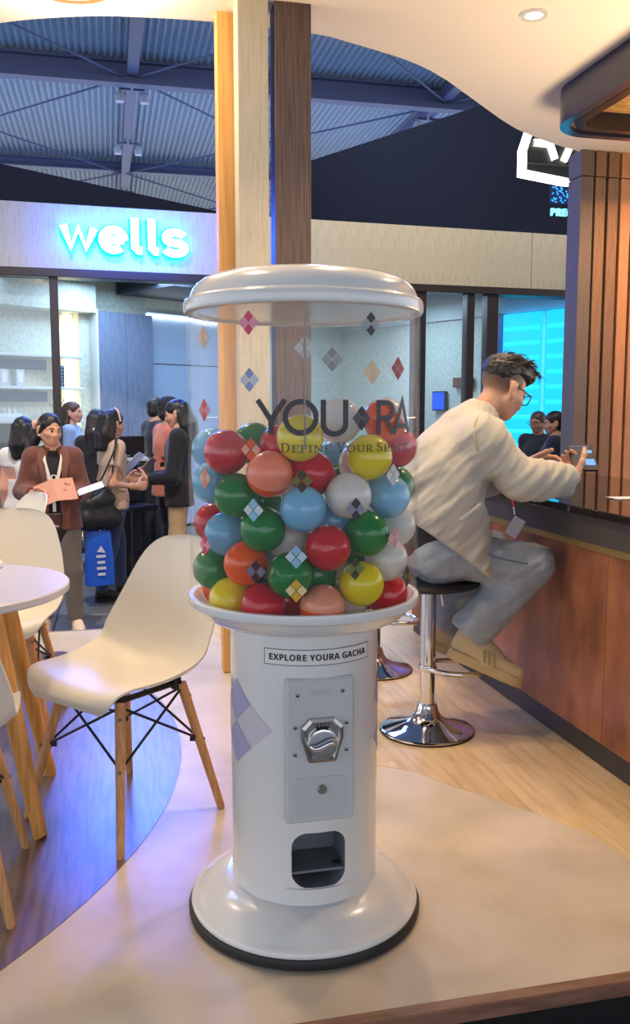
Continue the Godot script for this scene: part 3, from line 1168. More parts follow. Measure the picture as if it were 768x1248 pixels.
func light_wall() -> void:
	var t := thing("light_wall", "glowing cyan light wall with horizontal bands inside the opposite booth", "light wall", Vector3(4.822, -0.085, -8.842), -64.57)
	t.set_meta("kind", "structure")
	var b := MB.new()
	b.box(Vector3(-2.6, 1.55, -0.1), Vector3(5.9, 3.06, 0.08))
	part("back_wall", b, M.plaster, t)
	b = MB.new()
	b.box(Vector3(-2.8, 2.69, -0.04), Vector3(3.7, 0.42, 0.05), 0.003)
	part("frieze", b, mat(rgb(206, 212, 206), 0.6), t)
	b = MB.new()
	b.box(Vector3(-0.3, 2.69, -0.04), Vector3(1.3, 0.42, 0.05), 0.003)
	part("frieze", b, mat(rgb(150, 196, 220), 0.6), t)
	for q in [[-0.61, 0.56], [0.0, 0.6]]:
		b = MB.new()
		b.box(Vector3(q[0], 1.24, -0.03), Vector3(q[1], 2.46, 0.05), 0.002)
		part("light_panel", b, glow(Color(0.06, 0.70, 0.92), 0.9), t)
	b = MB.new()
	b.box(Vector3(-0.31, 1.24, -0.025), Vector3(0.04, 2.46, 0.05), 0.002)
	part("panel_joint", b, mat(rgb(120, 170, 220), 0.4), t)
	for i in 13:
		b = MB.new()
		b.tube([Vector3(-0.86, 2.3 - i * 0.165, -0.022), Vector3(-0.36, 2.3 - i * 0.165, -0.022)], 0.03, 8)
		b.tube([Vector3(-0.26, 2.3 - i * 0.165, -0.022), Vector3(0.28, 2.3 - i * 0.165, -0.022)], 0.03, 8)
		part("light_band", b, glow(Color(0.12, 0.80, 0.98), 1.0), t)
	b = MB.new()
	b.box(Vector3(-0.93, 1.24, -0.03), Vector3(0.08, 2.46, 0.07), 0.002)
	part("edge_post", b, mat(rgb(40, 84, 150), 0.4), t)
	area("panel_light", t.transform * Vector3(-0.3, 1.3, 0.05), Vector3(0, -64.57, 0), Vector2(1.1, 2.3), Color(0.1, 0.75, 1.0), 1.4)
	var s := thing("wall_screen", "small blue wall screen beside the dark window post", "screen", t.transform * Vector3(-1.88, 1.5, 0.0), -64.57)
	b = MB.new()
	b.box(Vector3(0, 0, -0.02), Vector3(0.22, 0.24, 0.05), 0.004)
	part("housing", b, M.black, s)
	b = MB.new()
	b.box(Vector3(0, 0, 0.007), Vector3(0.19, 0.21, 0.004))
	part("display", b, glow(Color(0.05, 0.3, 0.95), 0.9), s)
	var s2 := thing("wall_sign", "small brown board above the blue wall screen", "board", t.transform * Vector3(-1.5, 1.72, 0.0), -64.57)
	b = MB.new()
	b.box(Vector3(0, 0, -0.02), Vector3(0.3, 0.12, 0.05), 0.004)
	part("board", b, mat(rgb(120, 76, 66), 0.5), s2)

func arc(c: Vector2, rx: float, ry: float, a0: float, a1: float, n := 14) -> Array:
	var o := []
	for i in n + 1:
		var a := deg_to_rad(lerpf(a0, a1, float(i) / n))
		o.append(c + Vector2(rx * cos(a), ry * sin(a)))
	return o

func sign_wells() -> void:
	var t := thing("sign_wells", "glowing white lower-case sign wells with blue halo on the grey fascia", "sign", Vector3(0, 0, -8.5), 3.0)
	var y := 2.73
	var h := 0.17
	var L := {
		"w": [[Vector2(-0.35, y + h + 0.02), Vector2(-0.29, y), Vector2(-0.225, y + h), Vector2(-0.16, y), Vector2(-0.09, y + h)]],
		"e": [arc(Vector2(0.08, y + h * 0.5), 0.095, h * 0.52, 0, 310, 20), [Vector2(-0.01, y + h * 0.5), Vector2(0.17, y + h * 0.5)]],
		"l": [[Vector2(0.27, y + 0.28), Vector2(0.27, y + 0.03), Vector2(0.30, y), Vector2(0.33, y)]],
		"l2": [[Vector2(0.42, y + 0.28), Vector2(0.42, y + 0.03), Vector2(0.45, y), Vector2(0.48, y)]],
		"s": [arc(Vector2(0.63, y + h * 0.76), 0.085, h * 0.28, 20, 250, 12) + arc(Vector2(0.63, y + h * 0.22), 0.092, h * 0.28, 80, -160, 12)],
	}
	for key in ["w", "e", "l", "l2", "s"]:
		var b := MB.new()
		var halo := MB.new()
		for path in L[key]:
			var p3 := []
			var ph := []
			for q in path:
				p3.append(Vector3(q.x, q.y, 0.090))
				ph.append(Vector3(q.x, q.y, 0.062))
			b.tube(p3, 0.040, 10, true)
			halo.tube(ph, 0.054, 10, true)
		var o := part("letter_" + key.left(1), b, glow(Color(0.80, 1.0, 1.0), 2.6), t)
		part("halo", halo, glow(Color(0.0, 0.40, 1.0), 16.0), o)
	area("halo_light", t.transform * Vector3(0.2, 2.84, 0.36), Vector3(0, 3, 0), Vector2(1.0, 0.16), Color(0.1, 0.36, 1.0), 1.7)  # unseen light before the sign, throwing its blue back on the fascia
	for q in [Vector3(-0.2, 2.83, 0.16), Vector3(0.2, 2.83, 0.16), Vector3(0.58, 2.83, 0.16)]:
		var l := area("sign_light", t.transform * q, Vector3(0, 183, 0), Vector2(0.3, 0.2), Color(0.06, 0.30, 1.0), 1.5)
		l.rotation_degrees = Vector3(0, 183, 0)

func sign_corner() -> void:
	# lit angular frame with light strokes, and blue lettering under it, hung before the dark wall
	var t := thing("angular_sign", "white lit angular frame sign with black board hanging before the dark wall", "sign", Vector3(4.83, 4.17, -10.2), 0.0)
	var W := glow(Color(1.0, 0.99, 0.92), 2.2)
	var b := MB.new()
	b.stroke([Vector2(0.15, 0.52), Vector2(0.04, 0.19), Vector2(0.04, -0.07), Vector2(1.2, -0.21)], 0.075, 0.0, 0.1)
	part("light_outline", b, W, t)
	b = MB.new()
	b.prism(PackedVector2Array([Vector2(0.19, 0.52), Vector2(0.07, 0.18), Vector2(0.07, -0.03), Vector2(1.2, -0.17), Vector2(1.2, 0.52)]), -0.06, 0.02)
	part("board", b, M.black, t)
	b = MB.new()
	b.box(Vector3(0.65, 0.06, 0.03), Vector3(1.1, 0.012, 0.02))
	part("board_joint", b, mat(rgb(70, 66, 60), 0.5), t)
	for q in [[Vector2(0.19, 0.30), Vector2(0.40, 0.29), Vector2(0.47, 0.12)], [Vector2(0.585, 0.11), Vector2(0.70, 0.36)], [Vector2(0.78, 0.36), Vector2(0.9, 0.09)]]:
		b = MB.new()
		b.stroke(q, 0.07, 0.02, 0.07)
		part("light_stroke", b, W, t)
	area("frame_light", t.transform * Vector3(0.5, 0.1, 0.2), Vector3(0, 180, 0), Vector2(1.0, 0.5), Color(1, 0.98, 0.92), 0.4)
	var f := SystemFont.new()
	f.font_names = PackedStringArray(["Droid Sans"])
	f.font_weight = 700
	var u := thing("glowing_lettering", "pale blue glowing lettering PRECISION under the white angular sign", "sign", Vector3(4.83, 4.16, -10.06), 0.0)
	b = MB.new()
	b.letters("PRECISION", f, 0.38, -0.55, 0.62, 0.085, 0.0, 0.03)
	part("lettering", b, glow(Color(0.40, 0.88, 1.0), 2.0), u)
	b = MB.new()
	b.box(Vector3(0.7, -0.30, -0.01), Vector3(0.66, 0.2, 0.02))
	var pn := part("dot_panel", b, mat(rgb(20, 40, 90), 0.5), u)
	b = MB.new()
	var g := RandomNumberGenerator.new()
	g.seed = 4
	for i in 120:
		b.box(Vector3(0.39 + g.randf() * 0.62, -0.39 + g.randf() * 0.18, 0.0), Vector3(0.018, 0.014, 0.02))
	part("light_dot", b, glow(Color(0.15, 0.6, 1.0), 1.2), pn).set_meta("kind", "stuff")

# ---------------------------------------------------------------- chairs, table, stools
func chair_shell() -> MB:
	# spine of the shell from the front lip over the seat up the back: forward, up, half width
	var sp := [[0.245, 0.418, 0.150], [0.243, 0.432, 0.188], [0.225, 0.448, 0.214], [0.19, 0.456, 0.226], [0.13, 0.450, 0.232], [0.06, 0.441, 0.236], [-0.02, 0.436, 0.239], [-0.09, 0.438, 0.241], [-0.142, 0.454, 0.242], [-0.175, 0.484, 0.242], [-0.197, 0.52, 0.240], [-0.219, 0.58, 0.234], [-0.241, 0.65, 0.224], [-0.260, 0.72, 0.208], [-0.276, 0.78, 0.188], [-0.286, 0.82, 0.162], [-0.292, 0.845, 0.128], [-0.295, 0.858, 0.085], [-0.296, 0.863, 0.03]]
	var fine := []
	for i in sp.size() - 1:
		for j in 4:
			var u := j / 4.0
			var r := []
			for d in 3:
				r.append(cubic_interpolate(sp[i][d], sp[i + 1][d], sp[maxi(i - 1, 0)][d], sp[mini(i + 2, sp.size() - 1)][d], u))
			fine.append(r)
	fine.append(sp[-1])
	sp = fine
	var N := sp.size()
	var C := 25
	var top := []
	var bot := []
	for i in N:
		var u := float(i) / (N - 1)
		var tilt := lerpf(PI / 2, 0.22, smoothstep(0.22, 0.78, u))
		var nn := Vector2(cos(tilt), sin(tilt))
		var lift := 0.03 + 0.070 * exp(-pow((u - 0.50) / 0.19, 2.0)) + 0.012 * u
		lift *= smoothstep(0.0, 0.12, u) * (1.0 - 0.75 * smoothstep(0.72, 1.0, u))
		var r := PackedVector3Array()
		var q := PackedVector3Array()
		for j in C:
			var x := -1.0 + 2.0 * j / (C - 1)
			var k := lift * pow(absf(x), 2.6)
			var p := Vector3(x * sp[i][2], sp[i][1] + nn.y * k, sp[i][0] + nn.x * k)
			r.append(p)
			q.append(p - Vector3(0, nn.y, nn.x) * 0.007)
		top.append(r)
		bot.append(q)
	var b := MB.new()
	b.grid(top, false, false)
	b.grid(bot, false, true)
	# rim
	var e0 := PackedVector3Array()
	var e1 := PackedVector3Array()
	for j in C:
		e0.append(top[0][j]); e1.append(bot[0][j])
	for i in range(1, N):
		e0.append(top[i][C - 1]); e1.append(bot[i][C - 1])
	for j in range(C - 2, -1, -1):
		e0.append(top[N - 1][j]); e1.append(bot[N - 1][j])
	for i in range(N - 2, -1, -1):
		e0.append(top[i][0]); e1.append(bot[i][0])
	b.grid([e0, e1], false, false)
	return b

func make_chair(label: String) -> Node3D:
	var t := thing("shell_chair", label, "chair", Vector3.ZERO, 0.0, "white shell chairs round the table")
	part("shell", chair_shell(), M.shell, t)
	var tops := {}
	for q in [[1, 1], [-1, 1], [1, -1], [-1, -1]]:
		var foot := Vector3(q[0] * 0.222, 0.0, 0.03 + q[1] * 0.212)
		var top := Vector3(q[0] * 0.135, 0.425, 0.03 + q[1] * 0.125)
		tops[q] = [foot, top]
		var b := MB.new()
		b.tube([foot, foot.lerp(top, 0.02), foot.lerp(top, 0.5), foot.lerp(top, 0.92), top], [0.0105, 0.0125, 0.0150, 0.0165, 0.0165], 12)
		var leg := part("leg", b, M.leg_wood, t)
		b = MB.new()
		var out := Vector3(q[0], 0, q[1]).normalized()
		for f in [0.56, 0.90]:
			var p := foot.lerp(top, f)
			b.tube([p + out * 0.013, p + out * 0.019], 0.0055, 10)
		part("bolt", b, M.screw, leg)
		b = MB.new()
		b.box(top + Vector3(-q[0] * 0.012, 0.0, -q[1] * 0.012), Vector3(0.03, 0.04, 0.03), 0.006)
		b.tube([foot.lerp(top, 0.56) - out * 0.03, foot.lerp(top, 0.56)], 0.008, 8)
		part("bracket", b, M.black, leg)
	var b2 := MB.new()
	for z in [-0.09, 0.15]:
		b2.box(Vector3(0, 0.424, z), Vector3(0.27, 0.012, 0.024), 0.003)
	for x in [-0.12, 0.12]:
		b2.box(Vector3(x, 0.424, 0.03), Vector3(0.024, 0.012, 0.25), 0.003)
	part("seat_frame", b2, M.black, t)
	for pr in [[[1, 1], [-1, 1]], [[-1, 1], [-1, -1]], [[-1, -1], [1, -1]], [[1, -1], [1, 1]]]:
		for sw in 2:
			var a: Array = tops[pr[sw]]
			var c: Array = tops[pr[1 - sw]]
			var b := MB.new()
			b.tube([a[0].lerp(a[1], 0.56), c[0].lerp(c[1], 0.97)], 0.0042, 8)
			part("brace_wire", b, M.black, t)
	return t

func furniture() -> void:
	var c := make_chair("white shell chair with wooden dowel legs standing whole beside the capsule machine")
	c.position = Vector3(0.045, 0, -2.82)
	c.rotation_degrees.y = -50.0
	copy_of(c, "shell_chair", "white shell chair facing us from behind the round table, its backrest above the tabletop", Vector3(-0.45, 0, -3.77), -6.0)
	copy_of(c, "shell_chair", "white shell chair seen edge on in front of the woman in the brown blazer", Vector3(-0.62, 0, -4.72), -65.0)
	copy_of(c, "shell_chair", "white shell chair nearest the viewer with only its seat side and two legs showing", Vector3(-0.49, 0, -2.39), 180.0)
	# round table
	var t := thing("round_table", "round white table on golden wood legs", "table", Vector3(-0.555, 0, -2.93))
	var b := MB.new()
	b.lathe([Vector2(0, 0.712), Vector2(0.412, 0.712), Vector2(0.42, 0.718), Vector2(0.42, 0.736), Vector2(0.416, 0.74), Vector2(0, 0.74)], 72)
	part("tabletop", b, mat(rgb(200, 197, 206), 0.3), t)
	for q in [[1, 1], [1, -1], [-1, 1], [-1, -1]]:
		b = MB.new()
		b.tube([Vector3(q[0] * 0.325, 0.0, q[1] * 0.245), Vector3(q[0] * 0.323, 0.004, q[1] * 0.243), Vector3(q[0] * 0.19, 0.712, q[1] * 0.15)], [0.019, 0.021, 0.034], 14)
		part("leg", b, M.table_wood, t)
	b = MB.new()
	b.lathe([Vector2(0, 0.695), Vector2(0.2, 0.695), Vector2(0.2, 0.712), Vector2(0, 0.712)], 24)
	part("mounting_plate", b, M.black, t)

	stool("chrome bar stool with black seat carrying the seated man", Vector3(1.222, 0, -3.285), 90.0)
	stool("chrome bar stool behind the capsule machine, its round base showing beside the column", Vector3(1.262, 0, -4.15), 90.0)

func stool(label: String, at: Vector3, turn: float) -> void:
	var t := thing("bar_stool", label, "bar stool", at, turn, "chrome bar stools at the bar")
	var b := MB.new()
	b.lathe([Vector2(0, 0), Vector2(0.188, 0), Vector2(0.19, 0.004), Vector2(0.188, 0.008)], 64)
	part("base_ring", b, M.rubber, t)
	b = MB.new()
	b.lathe([Vector2(0.187, 0.006), Vector2(0.189, 0.011), Vector2(0.18, 0.017), Vector2(0.13, 0.030), Vector2(0.085, 0.045), Vector2(0.06, 0.062), Vector2(0.046, 0.085), Vector2(0.04, 0.11), Vector2(0.036, 0.118), Vector2(0.0, 0.118)], 64)
	part("base", b, M.chrome, t)
	b = MB.new()
	b.lathe([Vector2(0.029, 0.1), Vector2(0.029, 0.262), Vector2(0.031, 0.264), Vector2(0.031, 0.57), Vector2(0.025, 0.59), Vector2(0, 0.59)], 32)
	part("column", b, M.chrome, t)
	b = MB.new()
	b.lathe([Vector2(0.034, 0.252), Vector2(0.036, 0.256), Vector2(0.036, 0.272), Vector2(0.034, 0.276)], 32)
	part("collar", b, M.chrome, t)
	# footrest loop, towards the front (+z)
	b = MB.new()
	var pth := []
	for q in [[-0.03, 0.0], [-0.075, 0.03], [-0.10, 0.08], [-0.105, 0.16], [-0.085, 0.195], [-0.03, 0.215], [0.03, 0.215], [0.085, 0.195], [0.105, 0.16], [0.10, 0.08], [0.075, 0.03], [0.03, 0.0]]:
		pth.append(Vector3(q[0], 0.262 - q[1] * 0.06, q[1]))
	b.tube(smooth_path(pth, 3), 0.011, 10)
	part("footrest", b, M.chrome, t)
	b = MB.new()
	b.tube(smooth_path([Vector3(0.02, 0.585, 0.03), Vector3(0.05, 0.56, 0.07), Vector3(0.058, 0.50, 0.085)], 4), 0.005, 8)
	part("lever", b, M.chrome, t)
	b = MB.new()
	b.lathe([Vector2(0, 0.580), Vector2(0.06, 0.580), Vector2(0.16, 0.592), Vector2(0.196, 0.602), Vector2(0.205, 0.613), Vector2(0.198, 0.624), Vector2(0.17, 0.628), Vector2(0, 0.622)], 48)
	part("seat", b, M.black, t)

func smooth_path(p: Array, n: int) -> Array:
	var o := []
	for i in p.size() - 1:
		var a: Vector3 = p[maxi(i - 1, 0)]
		var b: Vector3 = p[i]
		var c: Vector3 = p[i + 1]
		var d: Vector3 = p[mini(i + 2, p.size() - 1)]
		for k in n:
			o.append(b.cubic_interpolate(c, a, d, float(k) / n))
	o.append(p[-1])
	return o

# ---------------------------------------------------------------- the capsule machine
const AT := Vector3(0.470, 0, -2.160)

func sheet(x0: float, x1: float, y0: float, y1: float, z0: float, z1: float, steps: int) -> MB:
	# a thin plate cut into upright strips, ready to be bent
	var b := MB.new()
	for i in steps:
		var a := lerpf(x0, x1, float(i) / steps)
		var c := lerpf(x0, x1, float(i + 1) / steps)
		b.poly([Vector3(a, y0, z1), Vector3(c, y0, z1), Vector3(c, y1, z1), Vector3(a, y1, z1)], Vector3(0, 0, 1))
		b.poly([Vector3(a, y0, z0), Vector3(c, y0, z0), Vector3(c, y1, z0), Vector3(a, y1, z0)], Vector3(0, 0, -1))
		b.poly([Vector3(a, y0, z0), Vector3(c, y0, z0), Vector3(c, y0, z1), Vector3(a, y0, z1)], Vector3(0, -1, 0))
		b.poly([Vector3(a, y1, z0), Vector3(c, y1, z0), Vector3(c, y1, z1), Vector3(a, y1, z1)], Vector3(0, 1, 0))
	b.poly([Vector3(x0, y0, z0), Vector3(x0, y1, z0), Vector3(x0, y1, z1), Vector3(x0, y0, z1)], Vector3(-1, 0, 0))
	b.poly([Vector3(x1, y0, z0), Vector3(x1, y1, z0), Vector3(x1, y1, z1), Vector3(x1, y0, z1)], Vector3(1, 0, 0))
	return b

# four small lozenges set as a larger one: colours top/bottom and left/right
func lozenge(b: MB, cx: float, cy: float, w: float, h: float, ca: Color, cb: Color, z0: float, z1: float, gap := 0.06) -> void:
	for q in [[0, 1, ca], [0, -1, ca], [-1, 0, cb], [1, 0, cb]]:
		b.col = q[2].srgb_to_linear()
		var o := Vector2(cx + q[0] * w * 0.25, cy + q[1] * h * 0.25)
		var hw := w * 0.25 * (1.0 - gap)
		var hh := h * 0.25 * (1.0 - gap)
		var N := 4
		# in strips, so that it bends
		for i in N * 2:
			var xa := -hw + hw * i / N
			var xb := -hw + hw * (i + 1) / N
			var ya := hh * (1.0 - absf(xa) / hw)
			var yb := hh * (1.0 - absf(xb) / hw)
			b.poly([Vector3(o.x + xa, o.y - ya, z1), Vector3(o.x + xb, o.y - yb, z1), Vector3(o.x + xb, o.y + yb, z1), Vector3(o.x + xa, o.y + ya, z1)], Vector3(0, 0, 1))
			b.poly([Vector3(o.x + xa, o.y - ya, z0), Vector3(o.x + xb, o.y - yb, z0), Vector3(o.x + xb, o.y + yb, z0), Vector3(o.x + xa, o.y + ya, z0)], Vector3(0, 0, -1))
	b.col = Color(1, 1, 1)

func machine() -> void:
	var t := thing("capsule_machine", "tall white capsule machine with a clear cylinder full of coloured balls", "capsule machine", AT)
	var print_mat := mat(Color.WHITE, 0.45)
	print_mat.vertex_color_use_as_albedo = true
	var b := MB.new()
	b.lathe([Vector2(0, 0), Vector2(0.292, 0), Vector2(0.299, 0.006), Vector2(0.300, 0.020), Vector2(0.296, 0.027), Vector2(0.27, 0.028)], 96)
	part("rubber_foot", b, M.rubber, t)
	b = MB.new()
	b.lathe([Vector2(0.27, 0.026), Vector2(0.291, 0.027), Vector2(0.2935, 0.033), Vector2(0.2915, 0.041), Vector2(0.286, 0.046), Vector2(0.280, 0.048), Vector2(0.274, 0.054), Vector2(0.262, 0.066), Vector2(0.245, 0.079), Vector2(0.225, 0.089), Vector2(0.205, 0.095), Vector2(0.187, 0.098), Vector2(0.17, 0.098)], 96)
	part("base", b, M.white_gloss, t)
	# column with the outlet cut into it
	var body := CSGCombiner3D.new()
	body.name = "body"
	t.add_child(body)
	var cyl := CSGCylinder3D.new()
	cyl.name = "tube"
	cyl.radius = 0.1865
	cyl.height = 0.69
	cyl.sides = 96
	cyl.smooth_faces = true
	cyl.position = Vector3(0, 0.425, 0)
	cyl.material = M.white_gloss
	body.add_child(cyl)
	var hole := CSGPolygon3D.new()
	hole.name = "outlet"
	hole.operation = CSGShape3D.OPERATION_SUBTRACTION
	hole.polygon = rounded(0.132, 0.138, 0.038, Vector2(-0.003, 0.212), 8)
	hole.depth = 0.16
	hole.material = M.recess_grey
	hole.position = Vector3(0, 0, 0.22)
	body.add_child(hole)
	# outlet trim, a shelf in the outlet, a small latch
	b = MB.new()
	b.prism(rounded(0.136, 0.006, 0.002, Vector2(-0.003, 0.175)), 0.065, 0.166)
	part("outlet_shelf", b, M.recess_grey, t)
	b = MB.new()
	b.box(Vector3(0.048, 0.183, 0.15), Vector3(0.018, 0.006, 0.012), 0.001)
	part("latch", b, M.black, t)
	var lip := MB.new()
	lip = sheet(-0.082, 0.076, 0.105, 0.142, -0.002, 0.006, 16)
	lip.bend(0.1865)
	part("outlet_lip", lip, M.white_gloss, t)
	# label strip
	b = sheet(-0.137, 0.138, 0.692, 0.728, 0.0, 0.0012, 24)
	b.bend(0.1867)
	var lab := part("name_strip", b, mat(rgb(236, 236, 234), 0.4), t)
	b = MB.new()
	for q in [[-0.1375, 0.1385, 0.6905, 0.6925], [-0.1375, 0.1385, 0.7275, 0.7295]]:
		b.add(sheet(q[0], q[1], q[2], q[3], 0.0, 0.0014, 24))
	for x in [-0.1375, 0.1370]:
		b.add(sheet(x, x + 0.0015, 0.6905, 0.7295, 0.0, 0.0014, 1))
	b.bend(0.1868)
	part("strip_outline", b, mat(rgb(120, 120, 122), 0.5), lab)
	var f := SystemFont.new()
	f.font_names = PackedStringArray(["Droid Sans"])
	f.font_weight = 700
	b = MB.new()
	b.letters("EXPLORE YOURA GACHA", f, -0.124, 0.7025, 0.250, 0.0155, 0.0006, 0.0022)
	b.bend(0.1868)
	part("lettering", b, mat(rgb(34, 32, 36), 0.5), lab)
	# big lozenges on the column
	for q in [-74.0, 74.5]:
		b = MB.new()
		lozenge(b, deg_to_rad(q) * 0.1868, 0.527, 0.25, 0.215, rgb(176, 176, 214), rgb(214, 210, 220), 0.0, 0.0010, 0.03)
		b.bend(0.1868)
		part("lozenge_print", b, print_mat, t)
	# front panel with coin mechanism
	b = MB.new()
	b.box(Vector3(-0.002, 0.486, 0.172), Vector3(0.166, 0.350, 0.042), 0.005)
	var pan := part("front_panel", b, M.panel_grey, t)
	b = MB.new()
	b.prism(rounded(0.144, 0.186, 0.012, Vector2(-0.002, 0.556)), 0.1925, 0.1955)
	part("upper_plate", b, M.panel_grey, pan)
	b = MB.new()
	b.prism(rounded(0.056, 0.016, 0.003, Vector2(-0.002, 0.628)), 0.1955, 0.1965)
	part("slot_cover", b, mat(rgb(196, 201, 203), 0.4), pan)
	for q in [[-0.058, 0.625], [0.050, 0.63], [-0.064, 0.548], [0.060, 0.552], [-0.064, 0.482], [0.060, 0.486]]:
		b = MB.new()
		b.xf = Transform3D(Basis(Vector3(1, 0, 0), Vector3(0, 0, 1), Vector3(0, -1, 0)), Vector3(q[0], q[1], 0.1955))
		b.lathe([Vector2(0.0048, 0), Vector2(0.0045, 0.002), Vector2(0.0015, 0.0028), Vector2(0, 0.0012)], 12)
		part("screw", b, M.screw, pan)
	b = MB.new()
	b.prism(rounded(0.122, 0.098, 0.006, Vector2(-0.002, 0.374)), 0.1925, 0.1950)
	var door := part("cash_door", b, mat(rgb(200, 204, 205), 0.4), pan)
	b = MB.new()
	b.xf = Transform3D(Basis(Vector3(1, 0, 0), Vector3(0, 0, 1), Vector3(0, -1, 0)), Vector3(0.001, 0.393, 0.195))
	b.lathe([Vector2(0.0115, 0), Vector2(0.0115, 0.004), Vector2(0.0095, 0.0065), Vector2(0.0072, 0.0065), Vector2(0.0068, 0.0045), Vector2(0, 0.0045)], 24)
	b.xf = Transform3D()
	b.box(Vector3(0.001, 0.393, 0.2), Vector3(0.0018, 0.007, 0.003))
	part("lock", b, M.cast, door)
	mechanism(t)
	# tray
	b = MB.new()
	b.lathe([Vector2(0.17, 0.764), Vector2(0.187, 0.7645), Vector2(0.21, 0.766), Vector2(0.232, 0.770), Vector2(0.25, 0.780), Vector2(0.264, 0.794), Vector2(0.272, 0.803), Vector2(0.278, 0.808), Vector2(0.2865, 0.811), Vector2(0.2885, 0.815), Vector2(0.2885, 0.828), Vector2(0.2865, 0.832), Vector2(0.276, 0.832), Vector2(0.273, 0.828), Vector2(0.266, 0.808), Vector2(0.255, 0.792), Vector2(0.240, 0.780), Vector2(0.22, 0.775), Vector2(0.1, 0.773), Vector2(0, 0.773)], 96)
	part("tray", b, M.white_gloss, t)
	# clear cylinder, 4 mm thick, with its glued seam
	b = MB.new()
	b.lathe([Vector2(0.2795, 0.828), Vector2(0.2835, 0.828), Vector2(0.2835, 1.522), Vector2(0.2795, 1.522), Vector2(0.2795, 0.828)], 128)
	var globe := part("clear_cylinder", b, M.acrylic, t)
	b = sheet(-0.0022, 0.0022, 1.20, 1.52, 0.0, 0.002, 1)
	b.xf = Transform3D()
	b.bend(0.2836)
	b.move(Transform3D(Basis(Vector3.UP, deg_to_rad(-11.8)), Vector3.ZERO))
	part("glued_seam", b, M.seam, globe)
	# lid
	b = MB.new()
	b.lathe([Vector2(0.0, 1.516), Vector2(0.10, 1.517), Vector2(0.26, 1.517), Vector2(0.262, 1.512), Vector2(0.284, 1.512), Vector2(0.2885, 1.5145), Vector2(0.2905, 1.520), Vector2(0.2905, 1.537), Vector2(0.2875, 1.543), Vector2(0.281, 1.5465), Vector2(0.2765, 1.549), Vector2(0.2745, 1.557), Vector2(0.269, 1.569), Vector2(0.259, 1.581), Vector2(0.244, 1.5915), Vector2(0.222, 1.600), Vector2(0.190, 1.606), Vector2(0.14, 1.610), Vector2(0.07, 1.612), Vector2(0, 1.6125)], 96)
	part("lid", b, M.white_gloss, t)
	# lettering on the cylinder
	var ink := mat(rgb(56, 52, 58), 0.4)
	var R := 0.2838
	var k := R * PI / 180.0
	var sw := 0.0118
	var y0 := 1.231
	var y1 := 1.306
	var Z := 0.0014
	var ym := 1.262
	var glyphs := [
		[[Vector2(-32.8 * k, y1), Vector2(-26.7 * k, ym)], [Vector2(-20.4 * k, y1), Vector2(-26.7 * k, ym)], [Vector2(-26.7 * k, ym + 0.005), Vector2(-26.7 * k, y0)]],
		[arc(Vector2(-13.6 * k, 1.2685), 6.7 * k, 0.0335, 0, 360, 40)],
		[[Vector2(-3.7 * k, y1)] + arc(Vector2(1.35 * k, 1.254), 5.05 * k, 0.0215, 180, 360, 16) + [Vector2(6.4 * k, y1)]],
		[[Vector2(23.4 * k, y0), Vector2(23.4 * k, y1)], [Vector2(23.4 * k, y1 - 0.006), Vector2(27.5 * k, y1 - 0.006)] + arc(Vector2(28.0 * k, 1.283), 4.6 * k, 0.017, 80, -80, 12) + [Vector2(23.4 * k, 1.266)], [Vector2(27.8 * k, 1.266), Vector2(32.6 * k, y0)]],
		[[Vector2(33.6 * k, y0), Vector2(39.8 * k, y1), Vector2(45.6 * k, y0)], [Vector2(36.0 * k, 1.249), Vector2(43.2 * k, 1.249)]]]
	for gl in glyphs:
		b = MB.new()
		for q in gl:
			b.stroke(q, sw, 0, Z)
		b.bend(R)
		part("letter", b, ink, globe)
	b = MB.new()
	lozenge(b, 14.2 * k, 1.266, 9.4 * k, 0.056, rgb(58, 56, 64), rgb(84, 82, 92), 0, Z, 0.07)
	b.bend(R)
	part("lozenge_print", b, print_mat, globe)
	var sf := SystemFont.new()
	sf.font_names = PackedStringArray(["Droid Serif"])
	b = MB.new()
	for q in [["D", "EFINE", -22.5, -17.6, 0.0], ["Y", "OUR", 2.3, 7.2, 20.4], ["S", "PACE", 22.6, 26.6, 45.4]]:
		b.letters(q[0], sf, q[2] * k, 1.1925, (q[3] - q[2] - 0.9) * k, 0.0206, 0, 0.001)
		b.letters(q[1], sf, q[3] * k, 1.1925, (q[4] - q[3]) * k, 0.0162, 0, 0.001)
	b.bend(R)
	part("slogan_lettering", b, mat(rgb(92, 78, 72), 0.5), globe)
